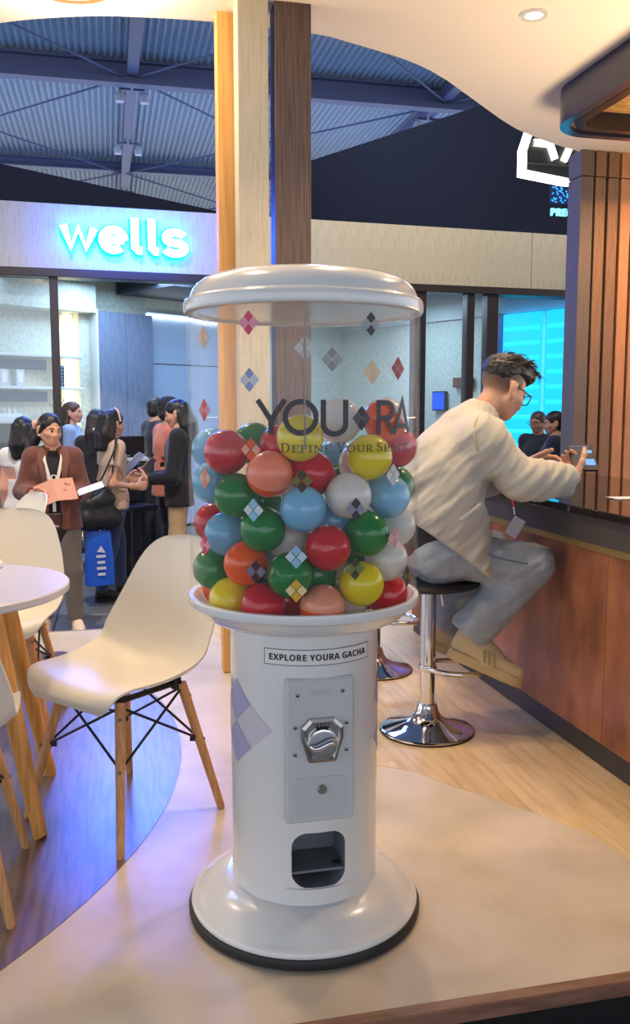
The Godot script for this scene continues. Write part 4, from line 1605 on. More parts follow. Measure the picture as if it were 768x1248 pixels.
	# lozenge stickers
	var dots := [[-37.0, 1.471, rgb(224, 60, 112), rgb(236, 150, 176)], [-65.0, 1.447, rgb(238, 190, 150), rgb(240, 206, 170)], [-11.6, 1.416, rgb(200, 198, 196), rgb(214, 212, 208)], [18.8, 1.470, rgb(62, 60, 66), rgb(164, 168, 178)], [0.2, 1.392, rgb(150, 150, 152), rgb(168, 168, 170)], [19.8, 1.366, rgb(240, 206, 160), rgb(244, 216, 176)], [36.1, 1.377, rgb(160, 22, 40), rgb(178, 40, 56)],
		[-36.8, 1.349, rgb(148, 164, 208), rgb(206, 214, 226)], [-65.1, 1.284, rgb(230, 60, 70), rgb(240, 140, 140)], [-36.3, 1.198, rgb(236, 92, 50), rgb(240, 164, 140)], [-65.2, 1.129, rgb(236, 140, 110), rgb(240, 180, 160)], [-13.1, 1.131, rgb(62, 60, 36), rgb(116, 110, 44)], [33.2, 1.138, rgb(206, 208, 212), rgb(222, 222, 226)], [-35.3, 1.065, rgb(150, 200, 226), rgb(206, 222, 228)], [11.7, 1.066, rgb(52, 50, 66), rgb(140, 142, 166)],
		[-66.1, 0.974, rgb(226, 60, 100), rgb(240, 150, 170)], [-15.7, 0.964, rgb(150, 192, 224), rgb(196, 216, 232)], [-34.3, 0.928, rgb(40, 38, 52), rgb(120, 114, 134)], [-15.7, 0.889, rgb(226, 170, 50), rgb(236, 214, 150)], [11.4, 0.934, rgb(64, 66, 44), rgb(110, 130, 60)], [46.5, 0.896, rgb(64, 60, 36), rgb(116, 104, 50)], [34.9, 0.994, rgb(214, 150, 160), rgb(226, 176, 180)]]
	for q in dots:
		b = MB.new()
		lozenge(b, q[0] * k, q[1], 0.0505, 0.0545, q[2], q[3], 0, 0.0008, 0.08)
		b.bend(R)
		part("lozenge_sticker", b, print_mat, globe)

func mechanism(t: Node3D) -> void:
	var c := Vector2(-0.001, 0.519)
	var oct := PackedVector2Array([Vector2(-0.030, 0.050), Vector2(0.030, 0.050), Vector2(0.050, 0.030), Vector2(0.050, 0.004), Vector2(0.032, -0.055), Vector2(-0.032, -0.055), Vector2(-0.050, 0.004), Vector2(-0.050, 0.030)])
	var rim := PackedVector2Array()
	var inn := PackedVector2Array()
	for p in oct:
		rim.append(c + p)
		inn.append(c + p * 0.86)
	var b := MB.new()
	# sloped rim and a sunken floor
	for i in 8:
		var a := rim[i]
		var d := rim[(i + 1) % 8]
		var ai := inn[i]
		var di := inn[(i + 1) % 8]
		var e := (d - a).normalized()
		var nn := Vector3(-e.y, e.x, 0)
		b.poly([Vector3(a.x, a.y, 0.195), Vector3(d.x, d.y, 0.195), Vector3(d.x, d.y, 0.208), Vector3(a.x, a.y, 0.208)], nn)
		b.poly([Vector3(a.x, a.y, 0.208), Vector3(d.x, d.y, 0.208), Vector3(di.x, di.y, 0.2115), Vector3(ai.x, ai.y, 0.2115)], Vector3(0, 0, 1) + nn * 0.4)
		b.poly([Vector3(ai.x, ai.y, 0.2115), Vector3(di.x, di.y, 0.2115), Vector3(c.x + (di.x - c.x) * 0.88, c.y + (di.y - c.y) * 0.88, 0.203), Vector3(c.x + (ai.x - c.x) * 0.88, c.y + (ai.y - c.y) * 0.88, 0.203)], Vector3(0, 0, 1) - nn * 0.7)
	var fl := PackedVector2Array()
	for p in inn:
		fl.append(c + (p - c) * 0.9)
	b.prism(fl, 0.196, 0.2035)
	var m := part("coin_mechanism", b, M.cast, t)
	for i in 5:
		b = MB.new()
		b.box(Vector3(c.x - 0.018 + i * 0.009, c.y + 0.037, 0.2085), Vector3(0.003, 0.012, 0.008), 0.001)
		part("rib", b, M.cast, m)
		b = MB.new()
		b.box(Vector3(c.x - 0.016 + i * 0.008, c.y - 0.046, 0.2065), Vector3(0.003, 0.010, 0.006), 0.001)
		part("rib", b, M.cast, m)
	b = MB.new()
	b.box(Vector3(c.x, c.y + 0.028, 0.206), Vector3(0.03, 0.005, 0.008), 0.001)
	part("coin_slot", b, M.black, m)
	# turning knob with a wavy grip
	b = MB.new()
	b.xf = Transform3D(Basis(Vector3(1, 0, 0), Vector3(0, 0, 1), Vector3(0, -1, 0)), Vector3(c.x, c.y - 0.009, 0.203))
	b.lathe([Vector2(0.036, 0), Vector2(0.0365, 0.006), Vector2(0.034, 0.010), Vector2(0.028, 0.0115), Vector2(0, 0.0115)], 40)
	var kn := part("knob", b, M.chrome, m)
	b = MB.new()
	var rows := []
	for i in 15:
		var u := -1.0 + 2.0 * i / 14.0
		var r := PackedVector3Array()
		var hw := 0.0125 * sqrt(maxf(0.02, 1.0 - u * u * 0.92))
		for j in 11:
			var w := -1.0 + 2.0 * j / 10.0
			var ht := 0.017 * pow(maxf(0.0, 1.0 - w * w), 0.6) * sqrt(maxf(0.0, 1.0 - pow(absf(u), 4.0)))
			r.append(Vector3(c.x + u * 0.034, c.y - 0.009 + sin(u * 2.6) * 0.006 + w * hw, 0.2135 + ht))
		rows.append(r)
	b.grid(rows, false, true)
	part("grip", b, M.chrome, kn)

func capsules() -> void:
	var C := {"lightblue": rgb(120, 184, 222), "red": rgb(204, 16, 34), "green": rgb(24, 124, 52), "darkgreen": rgb(18, 88, 44), "yellow": rgb(232, 210, 0), "orange2": rgb(250, 84, 4), "orange": rgb(250, 90, 0), "orange_w": rgb(250, 88, 0), "white": rgb(220, 216, 208), "peach": rgb(236, 150, 116)}
	var up := MB.new()
	up.ball(Vector3.ZERO, 0.0525, 40, 0.0, 90.0)
	var dn := MB.new()
	dn.ball(Vector3.ZERO, 0.0524, 40, -90.0, 0.0)
	var um := up.mesh()
	var dm := dn.mesh()
	var mats := {}
	for q in C:
		mats[q] = mat(C[q], 0.12)
		mats[q].metallic_specular = 0.4
		mats[q].clearcoat_enabled = true
		mats[q].clearcoat = 0.25
		mats[q].clearcoat_roughness = 0.05
	mats["salmon"] = mat(rgb(250, 140, 104), 0.25)
	mats["cap_white"] = mat(rgb(232, 214, 204), 0.25)
	var g := RandomNumberGenerator.new()
	g.seed = 11
	for q in BALLS:
		var t := thing("capsule_ball", q[4], "capsule ball", AT + Vector3(q[1], q[2], q[3]), 0.0, "capsule balls in the machine")
		var turn := Basis(Vector3(g.randf() - 0.5, 0, g.randf() - 0.5).normalized(), g.randf_range(-0.5, 0.5))
		if q[0] == "orange2":
			turn = Basis(Vector3(1, 0, 0), 0.75)
		elif q[0] == "orange_w":
			turn = Basis(Vector3(0.6, 0, 1).normalized(), -0.9)
		var a := part("upper_half", um, mats["salmon"] if q[0] == "orange2" else (mats["cap_white"] if q[0] == "orange_w" else mats[q[0]]), t)
		var b := part("lower_half", dm, mats["orange"] if q[0] == "peach" else mats[q[0]], t)
		a.transform.basis = turn
		b.transform.basis = turn

var BALLS := [
	["lightblue", -0.219, 1.188, -0.058, "pale blue capsule ball at the cylinder's far edge, half behind the upper red ball"],
	["red", -0.205, 1.187, 0.094, "large red capsule ball high beside the cylinder edge, orange lozenge sticker over its side"],
	["green", -0.124, 1.202, 0.001, "green capsule ball peeking out at the top between two red balls"],
	["red", -0.075, 1.198, 0.094, "red capsule ball partly hidden behind the topmost yellow ball"],
	["yellow", -0.056, 1.222, 0.219, "yellow capsule ball at the top behind the O of the brand lettering"],
	["orange2", -0.121, 1.141, 0.191, "two-tone salmon and orange capsule ball under the upper red ball"],
	["lightblue", -0.226, 1.111, 0.014, "pale blue capsule ball against the cylinder edge below the upper red ball"],
	["red", -0.013, 1.137, 0.154, "dark red capsule ball below the topmost yellow ball, brown lozenge over it"],
	["green", -0.187, 1.088, 0.127, "green capsule ball directly below and beside the two-tone orange ball"],
	["white", 0.057, 1.259, 0.132, "white capsule ball at the very top behind the U of the brand lettering"],
	["orange_w", 0.167, 1.261, 0.138, "orange capsule ball with whitish cap at the top behind the R"],
	["red", 0.215, 1.195, 0.072, "dark red capsule ball behind the end of the slogan, next to the cylinder edge"],
	["yellow", 0.112, 1.177, 0.197, "yellow capsule ball under the word YOUR of the slogan"],
	["white", 0.119, 1.155, 0.094, "white capsule ball mostly hidden behind the yellow ball under the slogan"],
	["lightblue", 0.107, 1.162, -0.075, "pale blue capsule ball deep behind the slogan between yellow and red balls"],
	["darkgreen", 0.099, 1.096, 0.007, "dark green capsule ball glimpsed deep above the white ball with navy lozenge"],
	["lightblue", 0.173, 1.080, 0.146, "pale blue capsule ball below the silver lozenge, beside the white ball"],
	["green", 0.223, 1.095, 0.038, "small visible piece of green capsule ball behind the silver lozenge at the cylinder edge"],
	["white", 0.056, 1.091, 0.219, "white capsule ball in the middle carrying the navy lozenge sticker"],
	["lightblue", -0.050, 1.064, 0.221, "pale blue capsule ball in the middle, straight under the brown lozenge"],
	["red", -0.216, 1.004, -0.055, "red capsule ball low at the cylinder edge behind a pale blue ball"],
	["lightblue", -0.202, 0.989, 0.049, "pale blue capsule ball at mid-height over the lower orange ball"],
	["green", -0.135, 1.015, 0.182, "green capsule ball just above the lower orange ball, pale blue lozenge on its top"],
	["green", -0.226, 0.898, 0.000, "green capsule ball low at the cylinder edge beside the lower orange ball"],
	["orange", -0.166, 0.929, 0.128, "orange capsule ball carrying the dark navy lozenge sticker low in the cylinder"],
	["white", -0.064, 0.982, 0.111, "whitish capsule ball behind the lower pale blue lozenge sticker"],
	["red", 0.006, 0.975, 0.226, "red capsule ball in the lower middle between green and white balls"],
	["green", -0.078, 0.913, 0.212, "green capsule ball at the bottom carrying the yellow lozenge sticker"],
	["yellow", -0.196, 0.836, 0.080, "yellow capsule ball on the tray under the lower orange ball"],
	["red", -0.133, 0.836, 0.165, "red capsule ball on the tray between the yellow ball and the green one"],
	["orange", -0.196, 0.837, -0.082, "orange capsule ball glimpsed low at the cylinder edge over the tray"],
	["green", -0.113, 1.066, 0.030, "green capsule ball deep between the two front green balls"],
	["green", 0.106, 1.000, 0.200, "green capsule ball under the white ball with navy lozenge"],
	["white", 0.210, 1.002, 0.085, "white capsule ball at the cylinder edge below a pale blue one"],
	["lightblue", 0.042, 1.024, 0.119, "pale blue capsule ball deep between the middle blue ball and green ball"],
	["white", 0.168, 0.930, 0.151, "white capsule ball low beside the lowest front yellow ball"],
	["red", 0.225, 0.913, -0.027, "red capsule ball behind the lowest white ball at the cylinder edge"],
	["red", 0.184, 0.836, 0.106, "red capsule ball on the tray at the bottom beside the yellow ball"],
	["yellow", 0.091, 0.885, 0.207, "yellow capsule ball at the bottom under the dark olive lozenge"],
	["peach", -0.003, 0.836, 0.212, "peach and orange capsule ball on the tray between green and yellow balls"],
	["white", 0.051, 0.891, 0.036, "white capsule ball deep under the lower middle red ball"],
	["green", -0.000, 0.899, 0.128, "green capsule ball deep behind the bottom green ball with yellow lozenge"],
	["green", -0.129, 0.829, -0.000, "green capsule ball deep on the tray behind the gap between bottom yellow and red balls"],
	["red", -0.066, 0.829, 0.084, "red capsule ball deep on the tray beside the bottom green ball with yellow lozenge"],
	["lightblue", -0.021, 0.829, -0.011, "pale blue capsule ball deep on the tray behind the peach and orange ball"],
	["white", 0.078, 0.829, 0.119, "white capsule ball deep on the tray between peach ball and lowest yellow ball"],
	["orange", 0.168, 0.829, 0.002, "orange capsule ball deep on the tray behind the lowest yellow ball"],
	["lightblue", -0.083, 0.919, 0.028, "pale blue capsule ball deep behind the lower orange and green balls"],
	["green", 0.151, 0.923, 0.047, "green capsule ball deep behind the lowest yellow and white balls"],
	["yellow", 0.077, 0.829, -0.052, "yellow capsule ball deepest on the tray near the cylinder's rear"],
]

# ---------------------------------------------------------------- people
func L(c: Color) -> Color:
	return c.srgb_to_linear()

func face_basis(z: Vector3, up := Vector3.UP) -> Basis:
	z = z.normalized()
	var x := up.cross(z).normalized()
	return Basis(x, z.cross(x), z)

# joints of a standing figure h tall, feet at the origin, looking along +z; its left is +x
func stand(h: float, sw := 0.142) -> Dictionary:
	var k := h / 1.65
	var J := {"k": k, "pel": Vector3(0, 0.90, 0) * k, "waist": Vector3(0, 1.04, 0.005) * k, "chest": Vector3(0, 1.23, 0.0) * k, "neck": Vector3(0, 1.395, -0.015) * k, "head": Vector3(0, 1.535, 0.012) * k, "hz": Vector3(0, 0, 1), "hy": Vector3.UP}
	for q in [["l", 1.0], ["r", -1.0]]:
		J["sh" + q[0]] = Vector3(sw * q[1], 1.335, -0.01) * k
		J["el" + q[0]] = Vector3((sw + 0.035) * q[1], 1.07, -0.03) * k
		J["wr" + q[0]] = Vector3((sw + 0.045) * q[1], 0.85, 0.03) * k
		J["hp" + q[0]] = Vector3(0.085 * q[1], 0.88, 0) * k
		J["kn" + q[0]] = Vector3(0.09 * q[1], 0.48, 0.015) * k
		J["an" + q[0]] = Vector3(0.09 * q[1], 0.075, -0.015) * k
		J["to" + q[0]] = Vector3(0.105 * q[1], 0.025, 0.14) * k
	return J

func bounds(J: Dictionary, keys: Array, m: float) -> Array:
	var lo := Vector3(1e9, 1e9, 1e9)
	var hi := -lo
	for q in keys:
		lo = lo.min(J[q])
		hi = hi.max(J[q])
	return [lo - Vector3(m, m, m), hi + Vector3(m, m, m)]

const ALL := ["pel", "waist", "chest", "neck", "shl", "shr", "ell", "elr", "wrl", "wrr", "hpl", "hpr", "knl", "knr", "anl", "anr", "tol", "tor"]

# one continuous skin: trunk and limbs on a coarse grid, head and hands on fine grids of their own
func skin(t: Node3D, J: Dictionary, tone: Color, cell: float, head_cell: float, hand_cell: float, fade = null, build := 1.0) -> MeshInstance3D:
	var k: float = J.k
	var mb := MB.new()
	mb.col = L(tone)
	var bd := bounds(J, ALL, 0.14)
	var B := Blob.new(bd[0], bd[1], cell, 0.014)
	var sd: Vector3 = (J.shl - J.shr).normalized()
	B.cap(J.pel, J.waist, 0.088 * k * build, 0.08 * k * build, sd, 1.35)
	B.cap(J.waist, J.chest, 0.08 * k * build, 0.088 * k * build, sd, 1.4)
	B.cap(J.chest, J.neck, 0.085 * k * build, 0.05 * k, sd, 1.25)
	B.cap(J.shl, J.shr, 0.042 * k, 0.042 * k)
	B.cap(J.neck, J.head, 0.050 * k, 0.046 * k)
	for q in ["l", "r"]:
		B.cap(J["sh" + q], J["el" + q], 0.042 * k * build, 0.034 * k)
		B.cap(J["el" + q], J["wr" + q], 0.034 * k, 0.023 * k)
		B.cap(J["hp" + q], J["kn" + q], 0.07 * k * build, 0.045 * k)
		B.cap(J["kn" + q], J["an" + q], 0.045 * k, 0.03 * k)
		B.cap(J["an" + q], J["to" + q], 0.03 * k, 0.02 * k)
	B.net(mb)
	head_shape(mb, J, head_cell, fade)
	mb.col = L(tone)
	for q in ["l", "r"]:
		if J.has("h" + q):
			var H: Dictionary = J["h" + q]
			hand(mb, J["wr" + q], H.dir, H.palm, H.thumb, H.curl, H.spread if H.has("spread") else 0.0, k * 1.02, hand_cell, J["el" + q], H.tcurl if H.has("tcurl") else 0.35)
	var m := mat(Color.WHITE, 0.5)
	m.vertex_color_use_as_albedo = true
	m.subsurf_scatter_enabled = true
	m.subsurf_scatter_strength = 0.08
	var o := part("body", mb, m, t)
	face_parts(t, J, o)
	return o

func head_shape(mb: MB, J: Dictionary, cell: float, fade) -> void:
	var k: float = J.k
	var c: Vector3 = J.head
	var bs := face_basis(J.hz, J.hy)
	var H := func(x: float, y: float, z: float) -> Vector3: return c + bs * (Vector3(x, y, z) * k)
	var e := Vector3(0.15, 0.17, 0.16) * k
	var B := Blob.new(c - e - Vector3(0, 0.03, 0), c + e, cell, 0.007 * k)
	B.ell(H.call(0, 0.035, -0.014), Vector3(0.075, 0.081, 0.095) * k, bs)
	B.ell(H.call(0, -0.028, 0.022), Vector3(0.060, 0.074, 0.066) * k, bs)
	B.cap(H.call(0, -0.086, 0.058), H.call(0, -0.088, 0.052), 0.024 * k, 0.024 * k)
	for s in [-1.0, 1.0]:
		B.cap(H.call(s * 0.053, -0.045, 0.004), H.call(s * 0.022, -0.086, 0.05), 0.021 * k, 0.019 * k)
		B.cap(H.call(s * 0.012, 0.012, 0.081), H.call(s * 0.046, 0.012, 0.066), 0.011 * k, 0.009 * k)
		B.cap(H.call(s * 0.036, -0.028, 0.060), H.call(s * 0.045, -0.022, 0.045), 0.024 * k, 0.022 * k)
		B.cap(H.call(s * 0.011, -0.036, 0.088), H.call(s * 0.010, -0.036, 0.082), 0.009 * k, 0.009 * k)
		# ear
		B.ell(H.call(s * 0.083, -0.008, -0.010), Vector3(0.010, 0.033, 0.021) * k, bs * Basis(Vector3(1, 0, 0), -0.2) * Basis(Vector3.UP, s * -0.35))
	B.cap(H.call(0, 0.004, 0.086), H.call(0, -0.034, 0.100), 0.008 * k, 0.0115 * k)
	B.cap(H.call(-0.014, -0.059, 0.077), H.call(0.014, -0.059, 0.077), 0.0085 * k, 0.0085 * k)
	B.cap(H.call(-0.012, -0.068, 0.076), H.call(0.012, -0.068, 0.076), 0.0085 * k, 0.0085 * k)
	B.cap(H.call(0, -0.05, -0.022), J.neck, 0.050 * k, 0.054 * k)
	for s in [-1.0, 1.0]:
		B.cut_ell(H.call(s * 0.031, -0.002, 0.092), Vector3(0.017, 0.012, 0.016) * k, bs)
		B.cut_ell(H.call(s * 0.093, -0.008, -0.004), Vector3(0.007, 0.018, 0.010) * k, bs)
	if fade != null:
		var base := mb.col
		var dark := L(fade)
		var paint := func(p: Vector3) -> Color:
			var q: Vector3 = bs.transposed() * (p - c) / k
			var up := smoothstep(-0.075, 0.02, q.y) * smoothstep(0.050, 0.022, q.z + maxf(0.0, 0.02 - q.y))
			if absf(q.x) > 0.074 and q.y < 0.026:
				up = 0.0
			return base.lerp(dark, up * 0.92)
		B.net(mb, paint)
	else:
		B.net(mb)

func face_parts(t: Node3D, J: Dictionary, body: Node3D) -> void:
	var k: float = J.k
	var c: Vector3 = J.head
	var bs := face_basis(J.hz, J.hy)
	var X := Transform3D(bs.scaled(Vector3(k, k, k)), c)
	var ft: float = 1.1 if J.has("smile") else 1.0
	for s in [-1.0, 1.0]:
		var b := MB.new()
		b.ball(X * Vector3(s * 0.031, -0.003, 0.0725), 0.0125 * k * ft, 12)
		var e := part("eye", b, mat(Color(0.85, 0.84, 0.82), 0.2), body)
		b = MB.new()
		b.ball(X * Vector3(s * 0.031 + 0.001, -0.003, 0.0795 + (ft - 1.0) * 0.012), 0.0066 * k * ft, 10)
		part("iris", b, mat(Color(0.08, 0.05, 0.04), 0.2), body)
		b = MB.new()
		b.tube([X * Vector3(s * 0.014, 0.017, 0.0935), X * Vector3(s * 0.03, 0.022, 0.089), X * Vector3(s * 0.048, 0.017, 0.074)], [0.0025 * k * ft, 0.0036 * k * ft, 0.002 * k * ft], 6)
		part("eyebrow", b, mat(Color(0.07, 0.05, 0.045), 0.7), body)
		b = MB.new()
		b.tube([X * Vector3(s * 0.018, -0.001, 0.082), X * Vector3(s * 0.031, 0.006, 0.084), X * Vector3(s * 0.044, 0.001, 0.074)], 0.0019 * k, 6)
		part("eyelash", b, mat(Color(0.05, 0.04, 0.04), 0.7), body)
	var lip: Color = J.lip if J.has("lip") else Color(0.62, 0.30, 0.27)
	var b := MB.new()
	b.tube([X * Vector3(-0.020, -0.060, 0.076), X * Vector3(-0.008, -0.0585, 0.0865), X * Vector3(0.008, -0.0585, 0.0865), X * Vector3(0.020, -0.060, 0.076)], [0.0018 * k * ft, 0.0040 * k * ft, 0.0040 * k * ft, 0.0018 * k * ft], 8)
	b.tube([X * Vector3(-0.019, -0.0635, 0.076), X * Vector3(-0.007, -0.0685, 0.0855), X * Vector3(0.007, -0.0685, 0.0855), X * Vector3(0.019, -0.0635, 0.076)], [0.0018 * k * ft, 0.0046 * k * ft, 0.0046 * k * ft, 0.0018 * k * ft], 8)
	part("lips", b, mat(lip, 0.4), body)
	if J.has("smile"):
		b = MB.new()
		b.tube([X * Vector3(-0.021, -0.0605, 0.0765), X * Vector3(-0.008, -0.0635, 0.0875), X * Vector3(0.008, -0.0635, 0.0875), X * Vector3(0.021, -0.0605, 0.0765)], [0.001 * k, 0.0034 * k, 0.0034 * k, 0.001 * k], 8)
		part("teeth", b, mat(Color(0.9, 0.88, 0.85), 0.25), body)

# a hand with palm, four fingers of their own lengths and a thumb from the side of the palm
func hand(mb: MB, wrist: Vector3, dir: Vector3, palm: Vector3, thumb: Vector3, curl: Array, spread: float, k: float, cell: float, elbow: Vector3, tcurl: float) -> void:
	dir = dir.normalized()
	palm = (palm - dir * palm.dot(dir)).normalized()
	var ac := dir.cross(palm).normalized()
	if ac.dot(thumb) < 0.0:
		ac = -ac
	var lo := wrist - Vector3(0.21, 0.21, 0.21) * k
	var B := Blob.new(lo, wrist + Vector3(0.21, 0.21, 0.21) * k, cell, 0.0035)
	B.cap(wrist + (elbow - wrist).normalized() * 0.05 * k, wrist, 0.026 * k, 0.023 * k, ac, 1.2)
	B.cap(wrist, wrist + dir * 0.03 * k, 0.020 * k, 0.0165 * k, ac, 1.5)
	B.cap(wrist + dir * 0.032 * k, wrist + dir * 0.078 * k, 0.0155 * k, 0.0125 * k, ac, 2.6)
	B.cap(wrist + dir * 0.02 * k + ac * 0.014 * k + palm * 0.006 * k, wrist + dir * 0.05 * k + ac * 0.026 * k + palm * 0.006 * k, 0.015 * k, 0.012 * k)
	var offs := [0.030, 0.0105, -0.0095, -0.028]
	var lens := [0.072, 0.080, 0.074, 0.058]
	for i in 4:
		var p: Vector3 = wrist + (dir * [0.086, 0.090, 0.087, 0.080][i] + ac * offs[i]) * k
		var d: Vector3 = (dir + ac * offs[i] * (1.0 + spread * 14.0)).normalized()
		var axis: Vector3 = d.cross(palm).normalized()
		var r := 0.0088 * k
		B.cap(p - dir * 0.025 * k, p, r * 1.1, r)
		for j in 3:
			d = d.rotated(axis, curl[i] * [0.9, 1.1, 0.7][j])
			var q: Vector3 = p + d * lens[i] * [0.46, 0.30, 0.24][j] * k
			B.cap(p, q, r, r * 0.9)
			r *= 0.9
			p = q
	var tp := wrist + (dir * 0.026 + ac * 0.026 + palm * 0.006) * k
	var td := (dir * 0.62 + ac * 0.72 + palm * 0.3).normalized()
	var tax := td.cross(dir * 0.8 - ac * 0.5 + palm * 0.3).normalized()
	var tr := 0.0125 * k
	for j in 3:
		var q: Vector3 = tp + td * [0.040, 0.032, 0.026][j] * k
		B.cap(tp, q, tr, tr * 0.88)
		tr *= 0.88
		tp = q
		td = td.rotated(tax, tcurl)
	B.net(mb)

# a garment for the upper body; S: off (looseness), sleeve (0 none, 1 elbow, 2 wrist), hem (height), open (front wedge), folds
func top(t: Node3D, called: String, J: Dictionary, m: Material, S: Dictionary, cell: float) -> MeshInstance3D:
	var k: float = J.k
	var off: float = S.off * k
	var bw: float = S.build if S.has("build") else 1.0
	var bd := bounds(J, ["pel", "waist", "chest", "neck", "shl", "shr", "ell", "elr", "wrl", "wrr"], 0.21)
	bd[0].y = minf(bd[0].y, S.hem - 0.05) if S.has("hem") else bd[0].y
	var B := Blob.new(bd[0], bd[1], cell, 0.016 * k)
	var sd: Vector3 = (J.shl - J.shr).normalized()
	var low: Vector3 = J.pel
	if S.has("hem"):
		low = J.pel + (J.pel - J.waist).normalized() * maxf(0.0, (J.pel.y - S.hem) / maxf(0.2, (J.waist - J.pel).normalized().y))
		B.cap(J.pel, low, 0.094 * k * bw + off, 0.098 * k * bw + off * 1.5, sd, 1.38)
		for q in ["l", "r"]:
			B.cap(J["hp" + q] + Vector3(0, 0.02, 0) * k, J["hp" + q].lerp(J["kn" + q], 0.25 if S.hem < J.pel.y else 0.0), 0.078 * k * bw + off, 0.082 * k * bw + off)
	B.cap(J.pel, J.waist, 0.090 * k * bw + off, 0.082 * k * bw + off, sd, 1.36)
	B.cap(J.waist, J.chest, 0.082 * k * bw + off, 0.092 * k * bw + off, sd, 1.4)
	B.cap(J.chest, J.neck - (J.neck - J.chest) * 0.25, 0.088 * k * bw + off, 0.056 * k + off * 0.6, sd, 1.3)
	B.cap(J.shl, J.shr, 0.046 * k + off, 0.046 * k + off)
	if S.has("bust"):
		B.cap(J.chest + Vector3(0.05, -0.03, 0.06) * k, J.chest + Vector3(-0.05, -0.03, 0.06) * k, 0.05 * k + off * 0.5, 0.05 * k + off * 0.5)
	if S.has("collar"):
		B.cap(J.neck, J.neck.lerp(J.head, 0.35), 0.054 * k + off * 0.5, 0.056 * k + off * 0.3)
	for q in ["l", "r"]:
		var f: float = S.sleeve
		if f > 0.0:
			var e: Vector3 = J["sh" + q].lerp(J["el" + q], minf(1.0, f))
			B.cap(J["sh" + q], e, 0.047 * k * bw + off, 0.04 * k + off * 1.1)
			if f > 1.0:
				var w: Vector3 = J["el" + q].lerp(J["wr" + q], f - 1.0)
				B.cap(J["el" + q], w, 0.04 * k + off * 1.1, 0.03 * k + off)
	B.fix()
	if S.has("folds"):
		B.rough(S.folds, noise(1.0, 5, 3), S.fold_stretch if S.has("fold_stretch") else Vector3(9, 4, 9), S.fold_basis if S.has("fold_basis") else Basis())
	# arm holes and neck end cleanly
	if not S.has("collar"):
		B.cut_ell(J.neck.lerp(J.head, 0.42), Vector3(0.066, 0.06, 0.066) * k)
	for q in ["l", "r"]:
		if S.sleeve > 0.0 and S.sleeve <= 1.0:
			var e: Vector3 = J["sh" + q].lerp(J["el" + q], S.sleeve)
			B.cut(e, (J["el" + q] - J["sh" + q]).normalized(), e, 0.085 * k)
		elif S.sleeve > 1.0:
			var e: Vector3 = J["el" + q].lerp(J["wr" + q], minf(1.0, S.sleeve - 1.0))
			B.cut(e, (J["wr" + q] - J["el" + q]).normalized(), e, 0.075 * k)
	if S.has("hem"):
		B.cut(Vector3(J.pel.x, S.hem, J.pel.z), S.hem_dir if S.has("hem_dir") else Vector3.DOWN)
	if S.has("open"):
		for w in S.open:
			B.cut_ell(w[0], w[1], w[2] if w.size() > 2 else Basis())
	var mb := MB.new()
	B.net(mb)
	return part(called, mb, m, t)

func trousers(t: Node3D, J: Dictionary, m: Material, off: float, cell: float, leg := 1.0, wide := 1.0, folds := 0.0) -> MeshInstance3D:
	var k: float = J.k
	off *= k
	var bd := bounds(J, ["pel", "waist", "hpl", "hpr", "knl", "knr", "anl", "anr"], 0.19)
	var B := Blob.new(bd[0], bd[1], cell, 0.013 * k)
	var sd: Vector3 = (J.hpl - J.hpr).normalized()
	B.cap(J.pel.lerp(J.waist, 0.6), J.pel - (J.waist - J.pel) * 0.15, 0.082 * k + off, 0.09 * k + off, sd, 1.4)
	for q in ["l", "r"]:
		B.cap(J["hp" + q], J["kn" + q], 0.075 * k * wide + off, 0.05 * k * wide + off)
		var e: Vector3 = J["kn" + q].lerp(J["an" + q], leg)
		B.cap(J["kn" + q], e, 0.05 * k * wide + off, 0.037 * k * wide + off)
	B.fix()
	if folds > 0.0:
		B.rough(folds, noise(1.0, 8, 3), Vector3(8, 10, 8))
	for q in ["l", "r"]:
		var e: Vector3 = J["kn" + q].lerp(J["an" + q], leg)
		B.cut(e, (J["an" + q] - J["kn" + q]).normalized(), e, 0.1 * k)
	B.cut(J.pel.lerp(J.waist, 0.75), (J.waist - J.pel).normalized(), J.pel.lerp(J.waist, 0.9), 0.2 * k)
	var mb := MB.new()
	B.net(mb)
	return part("trousers", mb, m, t)

